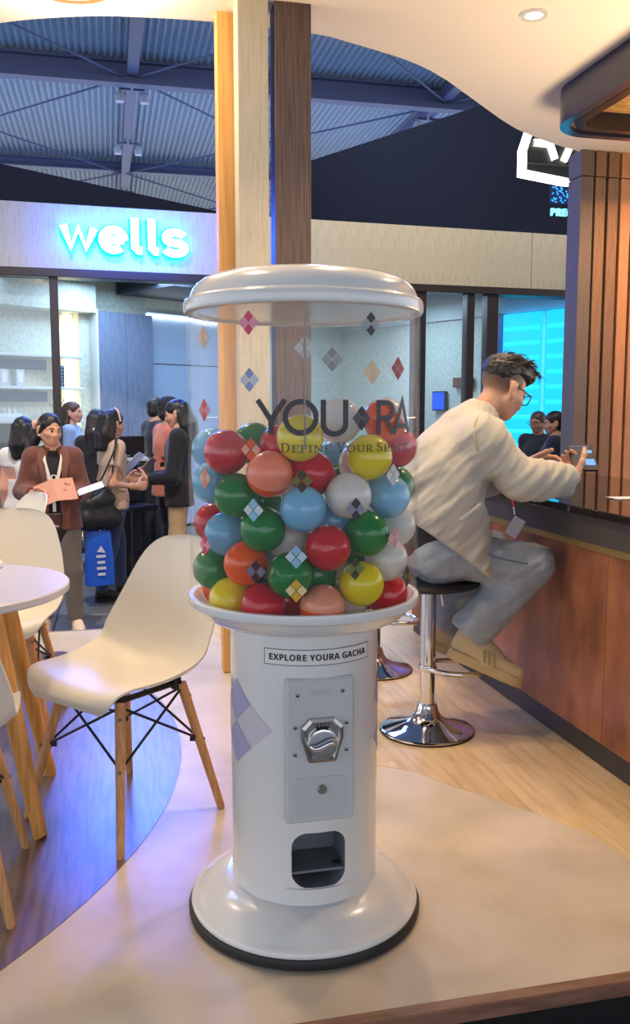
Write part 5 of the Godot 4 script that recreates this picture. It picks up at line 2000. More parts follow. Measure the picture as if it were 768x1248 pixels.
func shoe(t: Node3D, heel: Vector3, toe: Vector3, up: Vector3, k: float, upper: Material, sole: Material, cell: float, fancy := false) -> void:
	var d := (toe - heel).normalized()
	up = (up - d * up.dot(d)).normalized()
	var side := d.cross(up).normalized()
	var X := Transform3D(Basis(side, up, d), heel)
	var ln := (toe - heel).length()
	var B := Blob.new(heel.min(toe) - Vector3(0.12, 0.12, 0.12), heel.max(toe) + Vector3(0.12, 0.12, 0.12), cell, 0.008)
	B.cap(X * Vector3(0, 0.045 * k, 0.02), X * Vector3(0, 0.040 * k, ln * 0.45), 0.036 * k, 0.038 * k)
	B.cap(X * Vector3(0, 0.034 * k, ln * 0.45), X * Vector3(0, 0.026 * k, ln * 0.86), 0.041 * k, 0.032 * k)
	B.cap(X * Vector3(0, 0.075 * k, 0.022), X * Vector3(0, 0.07 * k, ln * 0.30), 0.034 * k, 0.034 * k)
	B.cap(X * Vector3(0, 0.09 * k, 0.03), X * Vector3(0, 0.062 * k, ln * 0.52), 0.026 * k, 0.022 * k)
	B.cut(X * Vector3(0, 0.014 * k, 0), -up)
	var mb := MB.new()
	B.net(mb)
	var o := part("shoe", mb, upper, t)
	# sole outline
	var ol := PackedVector2Array()
	for q in [[0.0, -0.022], [0.03, -0.012], [0.038, 0.03], [0.034, 0.38], [0.044, 0.70], [0.042, 0.86], [0.028, 0.97], [0.0, 1.01], [-0.026, 0.97], [-0.038, 0.86], [-0.040, 0.70], [-0.033, 0.38], [-0.038, 0.03], [-0.03, -0.012]]:
		ol.append(Vector2(q[0] * k * 1.06, q[1] * ln if absf(q[1]) > 0.2 else q[1]))
	mb = MB.new()
	# outline lies in side/dir: local x = side, y = d, z = -up*? -> right-handed
	mb.xf = Transform3D(Basis(side, d, side.cross(d)), heel)
	var zs := side.cross(d).dot(up)
	mb.prism(ol, -0.008 * k * zs, 0.024 * k * zs, true)
	part("sole", mb, sole, o)
	if fancy:
		for i in 4:
			mb = MB.new()
			var z := ln * (0.36 + i * 0.075)
			var y := (0.086 - i * 0.0075) * k
			mb.tube([X * Vector3(-0.024 * k, y + 0.004, z), X * Vector3(0, y + 0.016, z + 0.004), X * Vector3(0.024 * k, y + 0.004, z)], 0.0035, 6)
			part("lace", mb, mat(rgb(238, 228, 204), 0.7), o)
		for i in 3:
			mb = MB.new()
			var z := ln * (0.32 + i * 0.07)
			mb.tube([X * Vector3(0.046 * k, 0.026 * k, z + 0.02), X * Vector3(0.043 * k, 0.066 * k, z)], 0.0045, 6)
			mb.tube([X * Vector3(-0.046 * k, 0.026 * k, z + 0.02), X * Vector3(-0.043 * k, 0.066 * k, z)], 0.0045, 6)
			part("stripe", mb, mat(rgb(158, 138, 98), 0.6), o)

# hair: cap of the skull with the face carved out, plus locks given as chains of head-local points and radii
func hair(t: Node3D, J: Dictionary, m: Material, cell: float, locks := [], face := Vector3(0.066, 0.104, 0.085), grow := 1.0, low := -0.03, called := "hair") -> MeshInstance3D:
	var k: float = J.k
	var c: Vector3 = J.head
	var bs := face_basis(J.hz, J.hy)
	var X := Transform3D(bs.scaled(Vector3(k, k, k)), c)
	var lo := c - Vector3(0.16, 0.14, 0.16) * k
	var hi := c + Vector3(0.16, 0.17, 0.16) * k
	for lock in locks:
		for q in lock:
			var p: Vector3 = X * q[0]
			var r: float = (q[1] + 0.04) * k
			lo = lo.min(p - Vector3(r, r, r))
			hi = hi.max(p + Vector3(r, r, r))
	var B := Blob.new(lo, hi, cell, 0.008 * k)
	B.ell(X * Vector3(0, 0.038, -0.016), Vector3(0.0815, 0.088, 0.102) * k * grow, bs)
	B.ell(X * Vector3(0, low, -0.045), Vector3(0.074, 0.07, 0.068) * k, bs)
	B.fix()
	B.cut_ell(X * Vector3(0, -0.045, 0.085), face * k * Vector3(1, 1, 1), bs)
	B.cut_ell(X * Vector3(0, -0.10, 0.045), Vector3(0.075, 0.085, 0.075) * k, bs)
	if locks.size() > 0:
		var D := Blob.new(lo, hi, cell, 0.01 * k)
		for lock in locks:
			for i in lock.size() - 1:
				D.cap(X * lock[i][0], X * lock[i + 1][0], lock[i][1] * k, lock[i + 1][1] * k, bs.x, lock[i][2] if lock[i].size() > 2 else 1.0)
		D.fix()
		for i in B.s.size():
			B.s[i] = minf(B.s[i], D.s[i])
	B.rough(0.005 * k, noise(1.0, 3, 2), Vector3(45, 7, 45), bs)
	var mb := MB.new()
	B.net(mb)
	return part(called, mb, m, t)

func cloth(c: Color, rough := 0.85) -> StandardMaterial3D:
	var m := grain([c.darkened(0.10), c, c.lightened(0.06)], 0.05, 77, Vector3(14, 14, 14), rough, false, 3)
	m.rim_enabled = true
	m.rim = 0.35
	m.rim_tint = 0.5
	return m

func hair_mat(c: Color) -> StandardMaterial3D:
	var m := grain([c.darkened(0.35), c, c.lightened(0.10)], 0.03, 91, Vector3(26, 1.6, 26), 0.42, false, 3, 0.35)
	return m

func people() -> void:
	seated_man()
	woman_blazer()
	crowd()

func seated_man() -> void:
	var at := Vector3(1.222, 0.64, -3.285)
	var t := thing("person", "man in cream jacket and pale jeans seated at the bar, bent over a phone", "person", at)
	var J := {"k": 1.0}
	var W := {"pel": Vector3(1.235, 0.735, -3.285), "waist": Vector3(1.235, 0.88, -3.285), "chest": Vector3(1.30, 1.07, -3.295), "neck": Vector3(1.425, 1.255, -3.305), "head": Vector3(1.532, 1.372, -3.312),
		"shl": Vector3(1.41, 1.175, -3.475), "shr": Vector3(1.375, 1.17, -3.125), "ell": Vector3(1.545, 1.00, -3.53), "elr": Vector3(1.50, 1.024, -3.075), "wrl": Vector3(1.692, 1.062, -3.42), "wrr": Vector3(1.752, 1.018, -3.138),
		"hpl": Vector3(1.265, 0.735, -3.385), "hpr": Vector3(1.255, 0.735, -3.185), "knl": Vector3(1.56, 0.70, -3.45), "knr": Vector3(1.590, 0.690, -3.135), "anl": Vector3(1.335, 0.39, -3.455), "anr": Vector3(1.345, 0.425, -3.17),
		"tol": Vector3(1.50, 0.25, -3.44), "tor": Vector3(1.50, 0.27, -3.12)}
	for q in W:
		J[q] = W[q] - at
	J.hz = Vector3(0.86, -0.42, -0.20)
	J.hy = Vector3(0.25, 1, 0)
	J.lip = Color(0.66, 0.38, 0.34)
	J.hr = {"dir": Vector3(0.42, 0.42, -0.70), "palm": Vector3(-0.75, 0.6, 0.1), "thumb": Vector3(0.3, 0.7, 0.5), "curl": [0.7, 0.7, 0.7, 0.7], "tcurl": 0.25}
	J.hl = {"dir": Vector3(0.95, 0.12, 0.25), "palm": Vector3(0.1, -0.5, 0.8), "thumb": Vector3(0.3, 1.0, 0.2), "curl": [0.5, 0.55, 0.6, 0.6], "tcurl": 0.1}
	skin(t, J, rgb(214, 164, 136), 0.02, 0.0042, 0.0036, rgb(62, 48, 44), 1.1)
	var bs := face_basis(J.hz, J.hy)
	var HX := Transform3D(bs, J.head)

	# hair: a thick top over shaved sides, with loose strands
	var hm := hair_mat(rgb(30, 26, 28))
	var B := Blob.new(J.head - Vector3(0.16, 0.1, 0.16), J.head + Vector3(0.2, 0.2, 0.18), 0.0045, 0.008)
	B.ell(HX * Vector3(0, 0.078, -0.002), Vector3(0.076, 0.054, 0.098), bs)
	B.ell(HX * Vector3(0, 0.052, -0.050), Vector3(0.076, 0.062, 0.066), bs)
	B.ell(HX * Vector3(0, 0.092, 0.055), Vector3(0.062, 0.036, 0.052), bs)
	B.fix()
	B.rough(0.007, noise(1.0, 12, 3), Vector3(55, 55, 20), bs)
	B.cut(HX * Vector3(0, 0.022, 0), bs * Vector3(0, -1, 0.12).normalized())
	var mb := MB.new()
	B.net(mb)
	var ho := part("hair", mb, hm, t)
	var g := RandomNumberGenerator.new()
	g.seed = 21
	mb = MB.new()
	for i in 380:
		var a := g.randf_range(-1.0, 1.0)
		var z := g.randf_range(-0.095, 0.085)
		var root := Vector3(a * 0.070, 0.098 + 0.030 * (1.0 - a * a) - 0.05 * pow(maxf(0, -z - 0.03) / 0.07, 2.0), z)
		var ln := g.randf_range(0.02, 0.05)
		var d := Vector3(a * 0.5 + g.randf_range(-0.3, 0.3), g.randf_range(0.15, 0.7), 0.65 + g.randf_range(-0.4, 0.4)).normalized()
		if z > 0.05:
			d = Vector3(a * 0.3, g.randf_range(-0.75, 0.1), 0.8).normalized()
		var p1 := root + d * ln * 0.6
		var p2 := p1 + (d + Vector3(0, -0.45, 0.25)).normalized() * ln * 0.6
		mb.tube([HX * root, HX * p1, HX * p2], [0.0026, 0.0019, 0.0005], 4, false)
	part("strand", mb, hm, ho).set_meta("kind", "stuff")

	# glasses
	mb = MB.new()
	var fr := mat(rgb(24, 24, 30), 0.3)
	for s in [-1.0, 1.0]:
		mb.tube([HX * Vector3(s * 0.066, 0.010, 0.092), HX * Vector3(s * 0.079, 0.012, 0.04), HX * Vector3(s * 0.082, 0.012, -0.012), HX * Vector3(s * 0.080, -0.004, -0.03)], 0.0026, 8)
		var rim := []
		for q in [[0.010, 0.014], [0.062, 0.016], [0.064, -0.004], [0.056, -0.022], [0.020, -0.024], [0.010, -0.010], [0.010, 0.014]]:
			rim.append(HX * Vector3(s * q[0], q[1], 0.104 - 0.18 * maxf(0.0, q[0] - 0.02)))
		mb.tube(rim, 0.0024, 8)
	mb.tube([HX * Vector3(-0.011, 0.006, 0.104), HX * Vector3(0.011, 0.006, 0.104)], 0.0022, 8)
	var gl := part("glasses", mb, fr, t)
	for s in [-1.0, 1.0]:
		mb = MB.new()
		var pts := []
		for q in [[0.010, 0.014], [0.062, 0.016], [0.064, -0.004], [0.056, -0.022], [0.020, -0.024], [0.010, -0.010]]:
			pts.append(HX * Vector3(s * q[0], q[1], 0.1045 - 0.18 * maxf(0.0, q[0] - 0.02)))
		mb.poly(pts, bs.z)
		part("lens", mb, glassy(Color(0.8, 0.9, 1.0), 0.08, 0.0), gl)

	# cream jacket
	B = Blob.new(Vector3(-0.32, -0.06, -0.38), Vector3(0.62, 0.70, 0.38), 0.0085, 0.018)
	var zz := Vector3(0, 0, 1)
	B.cap(J.pel + Vector3(0.02, 0.07, 0), J.waist, 0.145, 0.150, zz, 1.32)
	B.cap(J.waist, J.chest, 0.150, 0.148, zz, 1.36)
	B.cap(J.chest, J.neck + Vector3(-0.05, -0.05, 0), 0.142, 0.095, zz, 1.38)
	B.cap(J.shl + Vector3(-0.01, 0.0, 0.03), J.shr + Vector3(-0.01, 0.0, -0.03), 0.092, 0.092)
	B.cap(J.neck + Vector3(-0.03, -0.05, 0), J.neck + Vector3(0.005, 0.012, 0), 0.095, 0.068, zz, 1.1)
	for s in [[J.shr, J.elr, J.wrr], [J.shl, J.ell, J.wrl]]:
		B.cap(s[0], s[1], 0.092, 0.070)
		B.cap(s[1], s[1].lerp(s[2], 0.88), 0.066, 0.046)
		for f in [[0.25, 0.058], [0.5, 0.054], [0.74, 0.051]]:
			var p: Vector3 = s[1].lerp(s[2], f[0])
			B.cap(p + Vector3(0, 0.008, 0.012), p + Vector3(0.008, -0.012, -0.01), f[1] + 0.002, f[1])
	# front skirts of the jacket lying over the thighs
	B.cap(J.waist + Vector3(0.09, -0.02, 0.125), Vector3(0.115, 0.045, 0.152), 0.085, 0.082)
	B.cap(J.waist + Vector3(0.09, -0.02, -0.125), Vector3(0.115, 0.045, -0.152), 0.085, 0.082)
	# folds: ridges running from the armpit to the hem and across the back
	for q in [[0.00, 0.40, 0.165, -0.11, 0.26, 0.13], [0.03, 0.37, 0.185, -0.06, 0.17, 0.18], [0.05, 0.33, 0.19, 0.02, 0.10, 0.195], [0.10, 0.36, 0.175, 0.12, 0.16, 0.165], [-0.02, 0.44, 0.15, -0.13, 0.36, 0.09], [0.06, 0.42, 0.19, 0.09, 0.26, 0.18]]:
		B.cap(Vector3(q[0], q[1], q[2]), Vector3(q[3], q[4], q[5]), 0.020, 0.012)
	B.fix()
	B.rough(0.010, noise(1.0, 31, 2), Vector3(2.2, 22, 3.5), Basis(zz, 0.72))
	B.rough(0.004, noise(1.0, 33, 2), Vector3(4, 46, 6), Basis(zz, 0.95))
	B.cut_ell(J.neck.lerp(J.head, 0.55), Vector3(0.068, 0.085, 0.068), Basis(zz, -0.6))
	B.cut(Vector3(0.045, 0.108, 0), Vector3(-0.60, -0.80, 0))
	for s in [[J.elr, J.wrr], [J.ell, J.wrl]]:
		var e: Vector3 = s[0].lerp(s[1], 0.92)
		B.cut(e, (s[1] - s[0]).normalized(), e, 0.075)
	# open front edge
	B.cut_ell(Vector3(0.235, 0.25, 0.0), Vector3(0.09, 0.26, 0.05))
	mb = MB.new()
	B.net(mb)
	var jm := cloth(rgb(186, 182, 171), 0.85)
	var jk := part("jacket", mb, jm, t)
	# stitched seams, pocket welt, collar band
	var seam := mat(rgb(176, 166, 146), 0.8)
	var hemd := MB.new()
	mb = MB.new()
	var sp := []
	for q in [Vector3(-0.02, 0.096, 0.0), Vector3(-0.055, 0.065, 0.045), Vector3(-0.065, 0.0, 0.07), Vector3(-0.04, -0.06, 0.075), Vector3(0.0, -0.085, 0.06)]:
		sp.append(J.shr + q.normalized() * 0.100)
	mb.tube(smooth_path(sp, 5), 0.0045, 6)
	part("armhole_seam", mb, seam, jk)
	mb = MB.new()
	mb.box(Vector3.ZERO, Vector3(0.105, 0.018, 0.016), 0.005)
	mb.move(Transform3D(Basis(zz, 0.62), Vector3(0.075, 0.27, 0.226)))
	part("pocket_welt", mb, jm, jk)

	# dark shirt under the jacket
	B = Blob.new(Vector3(-0.26, -0.06, -0.30), Vector3(0.30, 0.62, 0.30), 0.012, 0.018)
	B.cap(J.pel + Vector3(-0.005, 0.03, 0), J.waist, 0.128, 0.128, zz, 1.35)
	B.cap(J.waist, J.chest, 0.128, 0.12, zz, 1.36)
	B.cap(J.chest, J.neck + Vector3(-0.02, -0.06, 0), 0.118, 0.07, zz, 1.3)
	B.cut(Vector3(0, 0.045, 0), Vector3(-0.25, -0.97, 0))
	mb = MB.new()
	B.net(mb)
	part("shirt", mb, cloth(rgb(26, 26, 38)), t)

	# pale jeans
	B = Blob.new(Vector3(-0.24, -0.36, -0.36), Vector3(0.52, 0.26, 0.36), 0.009, 0.014)
	B.cap(J.hpl + Vector3(-0.03, -0.012, 0), J.hpr + Vector3(-0.03, -0.012, 0), 0.098, 0.098)
	B.cap(J.pel + Vector3(-0.01, 0, 0), J.pel + Vector3(0, 0.09, 0), 0.11, 0.115, zz, 1.3)
	for q in ["l", "r"]:
		var hp: Vector3 = J["hp" + q]
		var kn: Vector3 = J["kn" + q]
		var an: Vector3 = J["an" + q]
		B.cap(hp, kn, 0.098, 0.078)
		B.cap(kn, kn.lerp(an, 0.45), 0.076, 0.076)
		B.cap(kn.lerp(an, 0.45), kn.lerp(an, 0.98), 0.076, 0.062)
		# gathered folds above the shoe and behind the knee
		for f in [[0.70, 0.070], [0.82, 0.071], [0.93, 0.071]]:
			var p: Vector3 = kn.lerp(an, f[0])
			B.cap(p + Vector3(-0.012, 0.012, 0.006), p + Vector3(0.012, -0.01, -0.006), f[1] - 0.006, f[1] - 0.004)
		for f in [0.80, 0.68]:
			var p: Vector3 = hp.lerp(kn, f) + Vector3(0, -0.045, 0)
			B.cap(p + Vector3(0.02, 0.0, 0.035), p + Vector3(-0.02, -0.012, -0.035), 0.036, 0.036)
	B.fix()
	B.rough(0.007, noise(1.0, 41, 2), Vector3(5, 24, 4), Basis(zz, 0.5))
	B.rough(0.003, noise(1.0, 43, 2), Vector3(8, 45, 8), Basis(zz, 0.25))
	for q in ["l", "r"]:
		var e: Vector3 = J["kn" + q].lerp(J["an" + q], 1.04)
		B.cut(e, (J["an" + q] - J["kn" + q]).normalized(), e, 0.11)
	mb = MB.new()
	B.net(mb)
	var dm := grain([rgb(138, 149, 161), rgb(149, 160, 171), rgb(160, 169, 178)], 0.01, 51, Vector3(3, 3, 3), 0.85, false, 6)
	var je := part("jeans", mb, dm, t)
	mb = MB.new()
	mb.tube(smooth_path([J.hpr + Vector3(0.06, 0.04, 0.092), J.hpr.lerp(J.knr, 0.5) + Vector3(0, 0.02, 0.092), J.knr + Vector3(-0.02, 0.012, 0.080)], 5), 0.0028, 6)
	part("side_seam", mb, mat(rgb(108, 116, 124), 0.8), je)

	# trainers
	var su := mat(rgb(204, 184, 142), 0.75)
	var ss := mat(rgb(190, 166, 118), 0.6)
	shoe(t, Vector3(1.285, 0.335, -3.185) - at, Vector3(1.545, 0.218, -3.115) - at, Vector3(0.42, 0.9, 0.05), 1.16, su, ss, 0.006, true)
	shoe(t, Vector3(1.275, 0.31, -3.47) - at, Vector3(1.53, 0.205, -3.44) - at, Vector3(0.4, 0.9, 0), 1.12, su, ss, 0.008)

	# lanyard with a badge swinging free of the chest
	mb = MB.new()
	mb.tube(smooth_path([Vector3(0.26, 0.46, 0.0), Vector3(0.30, 0.36, 0.05), Vector3(0.318, 0.27, 0.075)], 4), 0.010, 6, true, 0.25)
	var ly := part("lanyard", mb, mat(rgb(196, 22, 40), 0.6), t)
	mb = MB.new()
	mb.tube([Vector3(0.318, 0.27, 0.075), Vector3(0.324, 0.24, 0.078)], 0.005, 6)
	part("clip", mb, M.chrome, ly)
	mb = MB.new()
	mb.box(Vector3.ZERO, Vector3(0.054, 0.078, 0.006), 0.002)
	mb.move(Transform3D(Basis(zz, -0.5) * Basis(Vector3(1, 0, 0), 0.15), Vector3(0.325, 0.19, 0.08)))
	part("badge", mb, glassy(Color(0.9, 0.92, 0.94), 0.45, 0.12), ly)

	# the phone in his hands
	var ph := thing("phone", "dark phone with blue chat bubbles on its lit screen, held over the bar", "phone", Vector3(1.820, 1.100, -3.185))
	var rx := Vector3(0.974, 0.0, 0.225).normalized()
	var ry := Vector3(0.42, 0.60, -0.68)
	ry = (ry - rx * ry.dot(rx)).normalized()
	ph.transform.basis = Basis(rx, ry, rx.cross(ry))
	mb = MB.new()
	mb.prism(rounded(0.098, 0.150, 0.012), -0.005, 0.004)
	part("case", mb, mat(rgb(18, 18, 22), 0.3), ph)
	mb = MB.new()
	mb.prism(rounded(0.092, 0.144, 0.010), 0.004, 0.0046)
	var scn := part("screen", mb, glow(Color(0.02, 0.05, 0.10), 0.7), ph)
	for q in [[0.018, -0.030, 0.044, 0.036, 0.35, 0.62, 0.9], [0.024, 0.032, 0.034, 0.018, 0.35, 0.62, 0.9], [-0.018, 0.006, 0.044, 0.012, 0.07, 0.16, 0.26], [-0.020, 0.040, 0.040, 0.012, 0.07, 0.16, 0.26], [-0.020, -0.022, 0.030, 0.012, 0.07, 0.16, 0.26], [-0.016, -0.048, 0.046, 0.012, 0.07, 0.16, 0.26], [0.0, 0.064, 0.08, 0.008, 0.2, 0.3, 0.42]]:
		mb = MB.new()
		mb.prism(rounded(q[2], q[3], 0.003, Vector2(q[0], q[1]), 3), 0.0046, 0.0050)
		part("bubble", mb, glow(Color(q[4], q[5], q[6]), 0.8), scn)

func woman_blazer() -> void:
	var t := thing("person", "smiling woman in a brown blazer and white lanyard holding an open notebook", "person", Vector3(-0.365, -0.2, -6.17), 4.0)
	var J := stand(1.465)
	J.smile = true
	J.head += Vector3(-0.015, 0, 0.01)
	J.hz = Vector3(0.42, -0.12, 0.9)
	J.hy = Vector3(0.05, 1, 0)
	J.lip = Color(0.70, 0.27, 0.27)
	J.elr = Vector3(-0.20, 0.955, -0.03)
	J.wrr = Vector3(-0.135, 0.955, 0.185)
	J.ell = Vector3(0.185, 0.945, -0.03)
	J.wrl = Vector3(0.125, 0.935, 0.19)
	J.knl += Vector3(0.02, 0, 0.06); J.anl += Vector3(0.035, 0.0, 0.10); J.tol += Vector3(0.045, 0, 0.10)
	J.hr = {"dir": Vector3(0.75, 0.05, 0.45), "palm": Vector3(0.1, -0.4, 0.9), "thumb": Vector3(0, 1, 0), "curl": [0.45, 0.5, 0.55, 0.6]}
	J.hl = {"dir": Vector3(-0.45, 0.15, 0.55), "palm": Vector3(-0.6, 0.3, -0.5), "thumb": Vector3(0, 1, 0), "curl": [0.55, 0.55, 0.6, 0.6]}
	skin(t, J, rgb(214, 158, 128), 0.018, 0.005, 0.0045)
	var k: float = J.k
	top(t, "shirt", J, cloth(rgb(24, 23, 27)), {"off": 0.010, "sleeve": 0.0, "hem": 0.615, "bust": 1}, 0.012)
	var bl := top(t, "blazer", J, cloth(rgb(112, 66, 54)), {"off": 0.022, "sleeve": 1.93, "hem": 0.70, "folds": 0.006, "bust": 1, "open": [[Vector3(0.0, 1.12, 0.15), Vector3(0.062, 0.28, 0.13)], [Vector3(0.0, 0.78, 0.17), Vector3(0.05, 0.3, 0.13)]]}, 0.009)
	for s in [-1.0, 1.0]:
		var b := MB.new()
		b.tube(smooth_path([Vector3(s * 0.052, 1.255, 0.01), Vector3(s * 0.074, 1.19, 0.085), Vector3(s * 0.070, 1.10, 0.135), Vector3(s * 0.058, 0.99, 0.145)], 5), [0.016, 0.020, 0.024, 0.026, 0.027, 0.027, 0.027, 0.026, 0.025, 0.023, 0.021, 0.019, 0.017, 0.014, 0.010, 0.006], 8, true, 0.35, Vector3(0, 0.2, 1))
		part("lapel", b, bl.material_override, bl)
	trousers(t, J, cloth(rgb(112, 104, 98)), 0.018, 0.014, 0.93, 1.12, 0.005)
	for q in [[J.anl, J.tol], [J.anr, J.tor]]:
		var d: Vector3 = (q[1] - q[0]) * Vector3(1, 0, 1)
		shoe(t, Vector3(q[0].x, 0.0, q[0].z - 0.03) + Vector3(0, 0.006, 0), Vector3(q[0].x, 0.0, q[0].z) + d.normalized() * 0.185 + Vector3(0, 0.006, 0), Vector3.UP, 0.9, mat(rgb(226, 206, 184), 0.7), mat(rgb(232, 222, 206), 0.6), 0.009)
	hair(t, J, hair_mat(rgb(26, 21, 23)), 0.008, [[[Vector3(0, 0.05, -0.10), 0.04], [Vector3(-0.03, 0.0, -0.135), 0.042], [Vector3(-0.06, -0.10, -0.14), 0.045], [Vector3(-0.09, -0.19, -0.13), 0.035], [Vector3(-0.10, -0.25, -0.12), 0.015]], [[Vector3(-0.072, 0.05, 0.03), 0.016], [Vector3(-0.08, -0.02, 0.005), 0.014]]], Vector3(0.065, 0.108, 0.09))
	var bs := face_basis(J.hz, J.hy)
	var X := Transform3D(bs.scaled(Vector3(k, k, k)), J.head)
	var b := MB.new()
	b.tube([X * Vector3(-0.035, 0.052, -0.112), X * Vector3(-0.075, 0.03, -0.105), X * Vector3(-0.066, -0.005, -0.112)], [0.016, 0.022, 0.014], 8)
	part("scrunchie", b, mat(rgb(232, 178, 160), 0.8), t)
	for s in [-1.0, 1.0]:
		b = MB.new()
		b.ball(X * Vector3(s * 0.082, -0.042, -0.004), 0.009, 10)
		part("earring", b, mat(rgb(238, 232, 224), 0.3), t)
	# lanyard, badge and shirt print
	var lm := mat(rgb(222, 216, 210), 0.6)
	b = MB.new()
	b.tube(smooth_path([Vector3(-0.055, 1.235, 0.02), Vector3(-0.058, 1.17, 0.105), Vector3(-0.03, 1.05, 0.135), Vector3(-0.006, 0.90, 0.135), Vector3(-0.004, 0.83, 0.135)], 4), 0.012, 6, true, 0.22, Vector3(0, 0.1, 1))
	b.tube(smooth_path([Vector3(0.055, 1.235, 0.02), Vector3(0.052, 1.17, 0.10), Vector3(0.02, 1.03, 0.132), Vector3(-0.002, 0.90, 0.132)], 4), 0.012, 6, true, 0.22, Vector3(0, 0.1, 1))
	var ly := part("lanyard", b, lm, t)
	b = MB.new()
	b.box(Vector3(-0.004, 0.765, 0.142), Vector3(0.075, 0.105, 0.006), 0.002)
	var bg := part("badge", b, mat(rgb(74, 40, 40), 0.4), ly)
	b = MB.new()
	b.box(Vector3(-0.004, 0.735, 0.1455), Vector3(0.05, 0.012, 0.002))
	part("badge_print", b, mat(rgb(220, 200, 190), 0.5), bg)
	var f := SystemFont.new()
	f.font_names = PackedStringArray(["Droid Sans"])
	f.font_weight = 700
	b = MB.new()
	b.letters("YOU", f, 0.0, 1.035, 0.12, 0.038, 0.121, 0.128, true)
	part("shirt_print", b, mat(rgb(225, 222, 220), 0.6), t)
	# notebook and pen
	var nb := thing("notebook", "open notebook with pink beige cover in the hands of the smiling woman", "notebook", t.transform * Vector3(0.0, 0.985, 0.275), 4.0)
	var cover := mat(rgb(206, 150, 130), 0.6)
	for s in [-1.0, 1.0]:
		b = MB.new()
		b.box(Vector3(s * 0.066, 0, 0), Vector3(0.132, 0.004, 0.165), 0.001)
		var XF := Transform3D(Basis(Vector3(0, 0, 1), 0.22) * Basis(Vector3(1, 0, 0), 0.95) * Basis(Vector3(0, 0, 1), s * -0.3), Vector3.ZERO)
		b.move(XF)
		part("cover", b, cover, nb)
		b = MB.new()
		b.box(Vector3(s * 0.064, -0.006, 0), Vector3(0.124, 0.008, 0.155), 0.001)
		b.move(XF)
		part("page_block", b, mat(rgb(228, 220, 212), 0.7), nb)
	var sh := thing("loose_sheet", "white loose sheet sticking out beside the pink beige notebook", "paper", t.transform * Vector3(0.225, 0.985, 0.22), 4.0)
	b = MB.new()
	b.box(Vector3.ZERO, Vector3(0.17, 0.003, 0.12), 0.001)
	b.move(Transform3D(Basis(Vector3(0, 0, 1), 0.32) * Basis(Vector3(1, 0, 0), 0.25), Vector3.ZERO))
	part("sheet", b, mat(rgb(222, 224, 232), 0.7), sh)

func plain(label: String, at: Vector3, yaw: float, h: float, tone: Color, shirt: Color, S: Dictionary, legs: Color, shoes: Color, hc: Color, locks: Array, mod: Dictionary, low := -0.03) -> Array:
	var t := thing("person", label, "person", at, yaw)
	var J := stand(h, 0.165 if S.has("build") or S.called == "suit_jacket" else 0.142)
	for q in mod:
		J[q] = mod[q]
	skin(t, J, tone, 0.022, 0.0075, 0.006)
	top(t, S.called, J, cloth(shirt), S, 0.014)
	trousers(t, J, cloth(legs), 0.014, 0.017, 0.97, 1.08, 0.004)
	for q in [[J.anl, J.tol], [J.anr, J.tor]]:
		var d: Vector3 = ((q[1] - q[0]) * Vector3(1, 0, 1)).normalized()
		var foot := Vector3(q[0].x, q[0].y - 0.075 * J.k, q[0].z)
		shoe(t, foot - d * 0.03 + Vector3(0, 0.006, 0), foot + d * 0.185 + Vector3(0, 0.006, 0), Vector3.UP, 0.92, mat(shoes, 0.6), mat(shoes.darkened(0.2), 0.6), 0.011)
	hair(t, J, hair_mat(hc), 0.010, locks, Vector3(0.066, 0.104, 0.085), 1.0, low)
	return [t, J]

func long_hair(len_: float, w := 0.052) -> Array:
	return [[[Vector3(-0.03, 0.03, -0.075), w], [Vector3(-0.035, -0.10, -0.095), w * 1.05], [Vector3(-0.035, -len_, -0.10), w * 0.7]], [[Vector3(0.03, 0.03, -0.075), w], [Vector3(0.035, -0.10, -0.095), w * 1.05], [Vector3(0.035, -len_, -0.10), w * 0.7]],
		[[Vector3(-0.07, 0.0, -0.03), 0.026], [Vector3(-0.075, -0.12, -0.05), 0.03], [Vector3(-0.06, -len_ * 0.9, -0.07), 0.02]], [[Vector3(0.07, 0.0, -0.03), 0.026], [Vector3(0.075, -0.12, -0.05), 0.03], [Vector3(0.06, -len_ * 0.9, -0.07), 0.02]]]

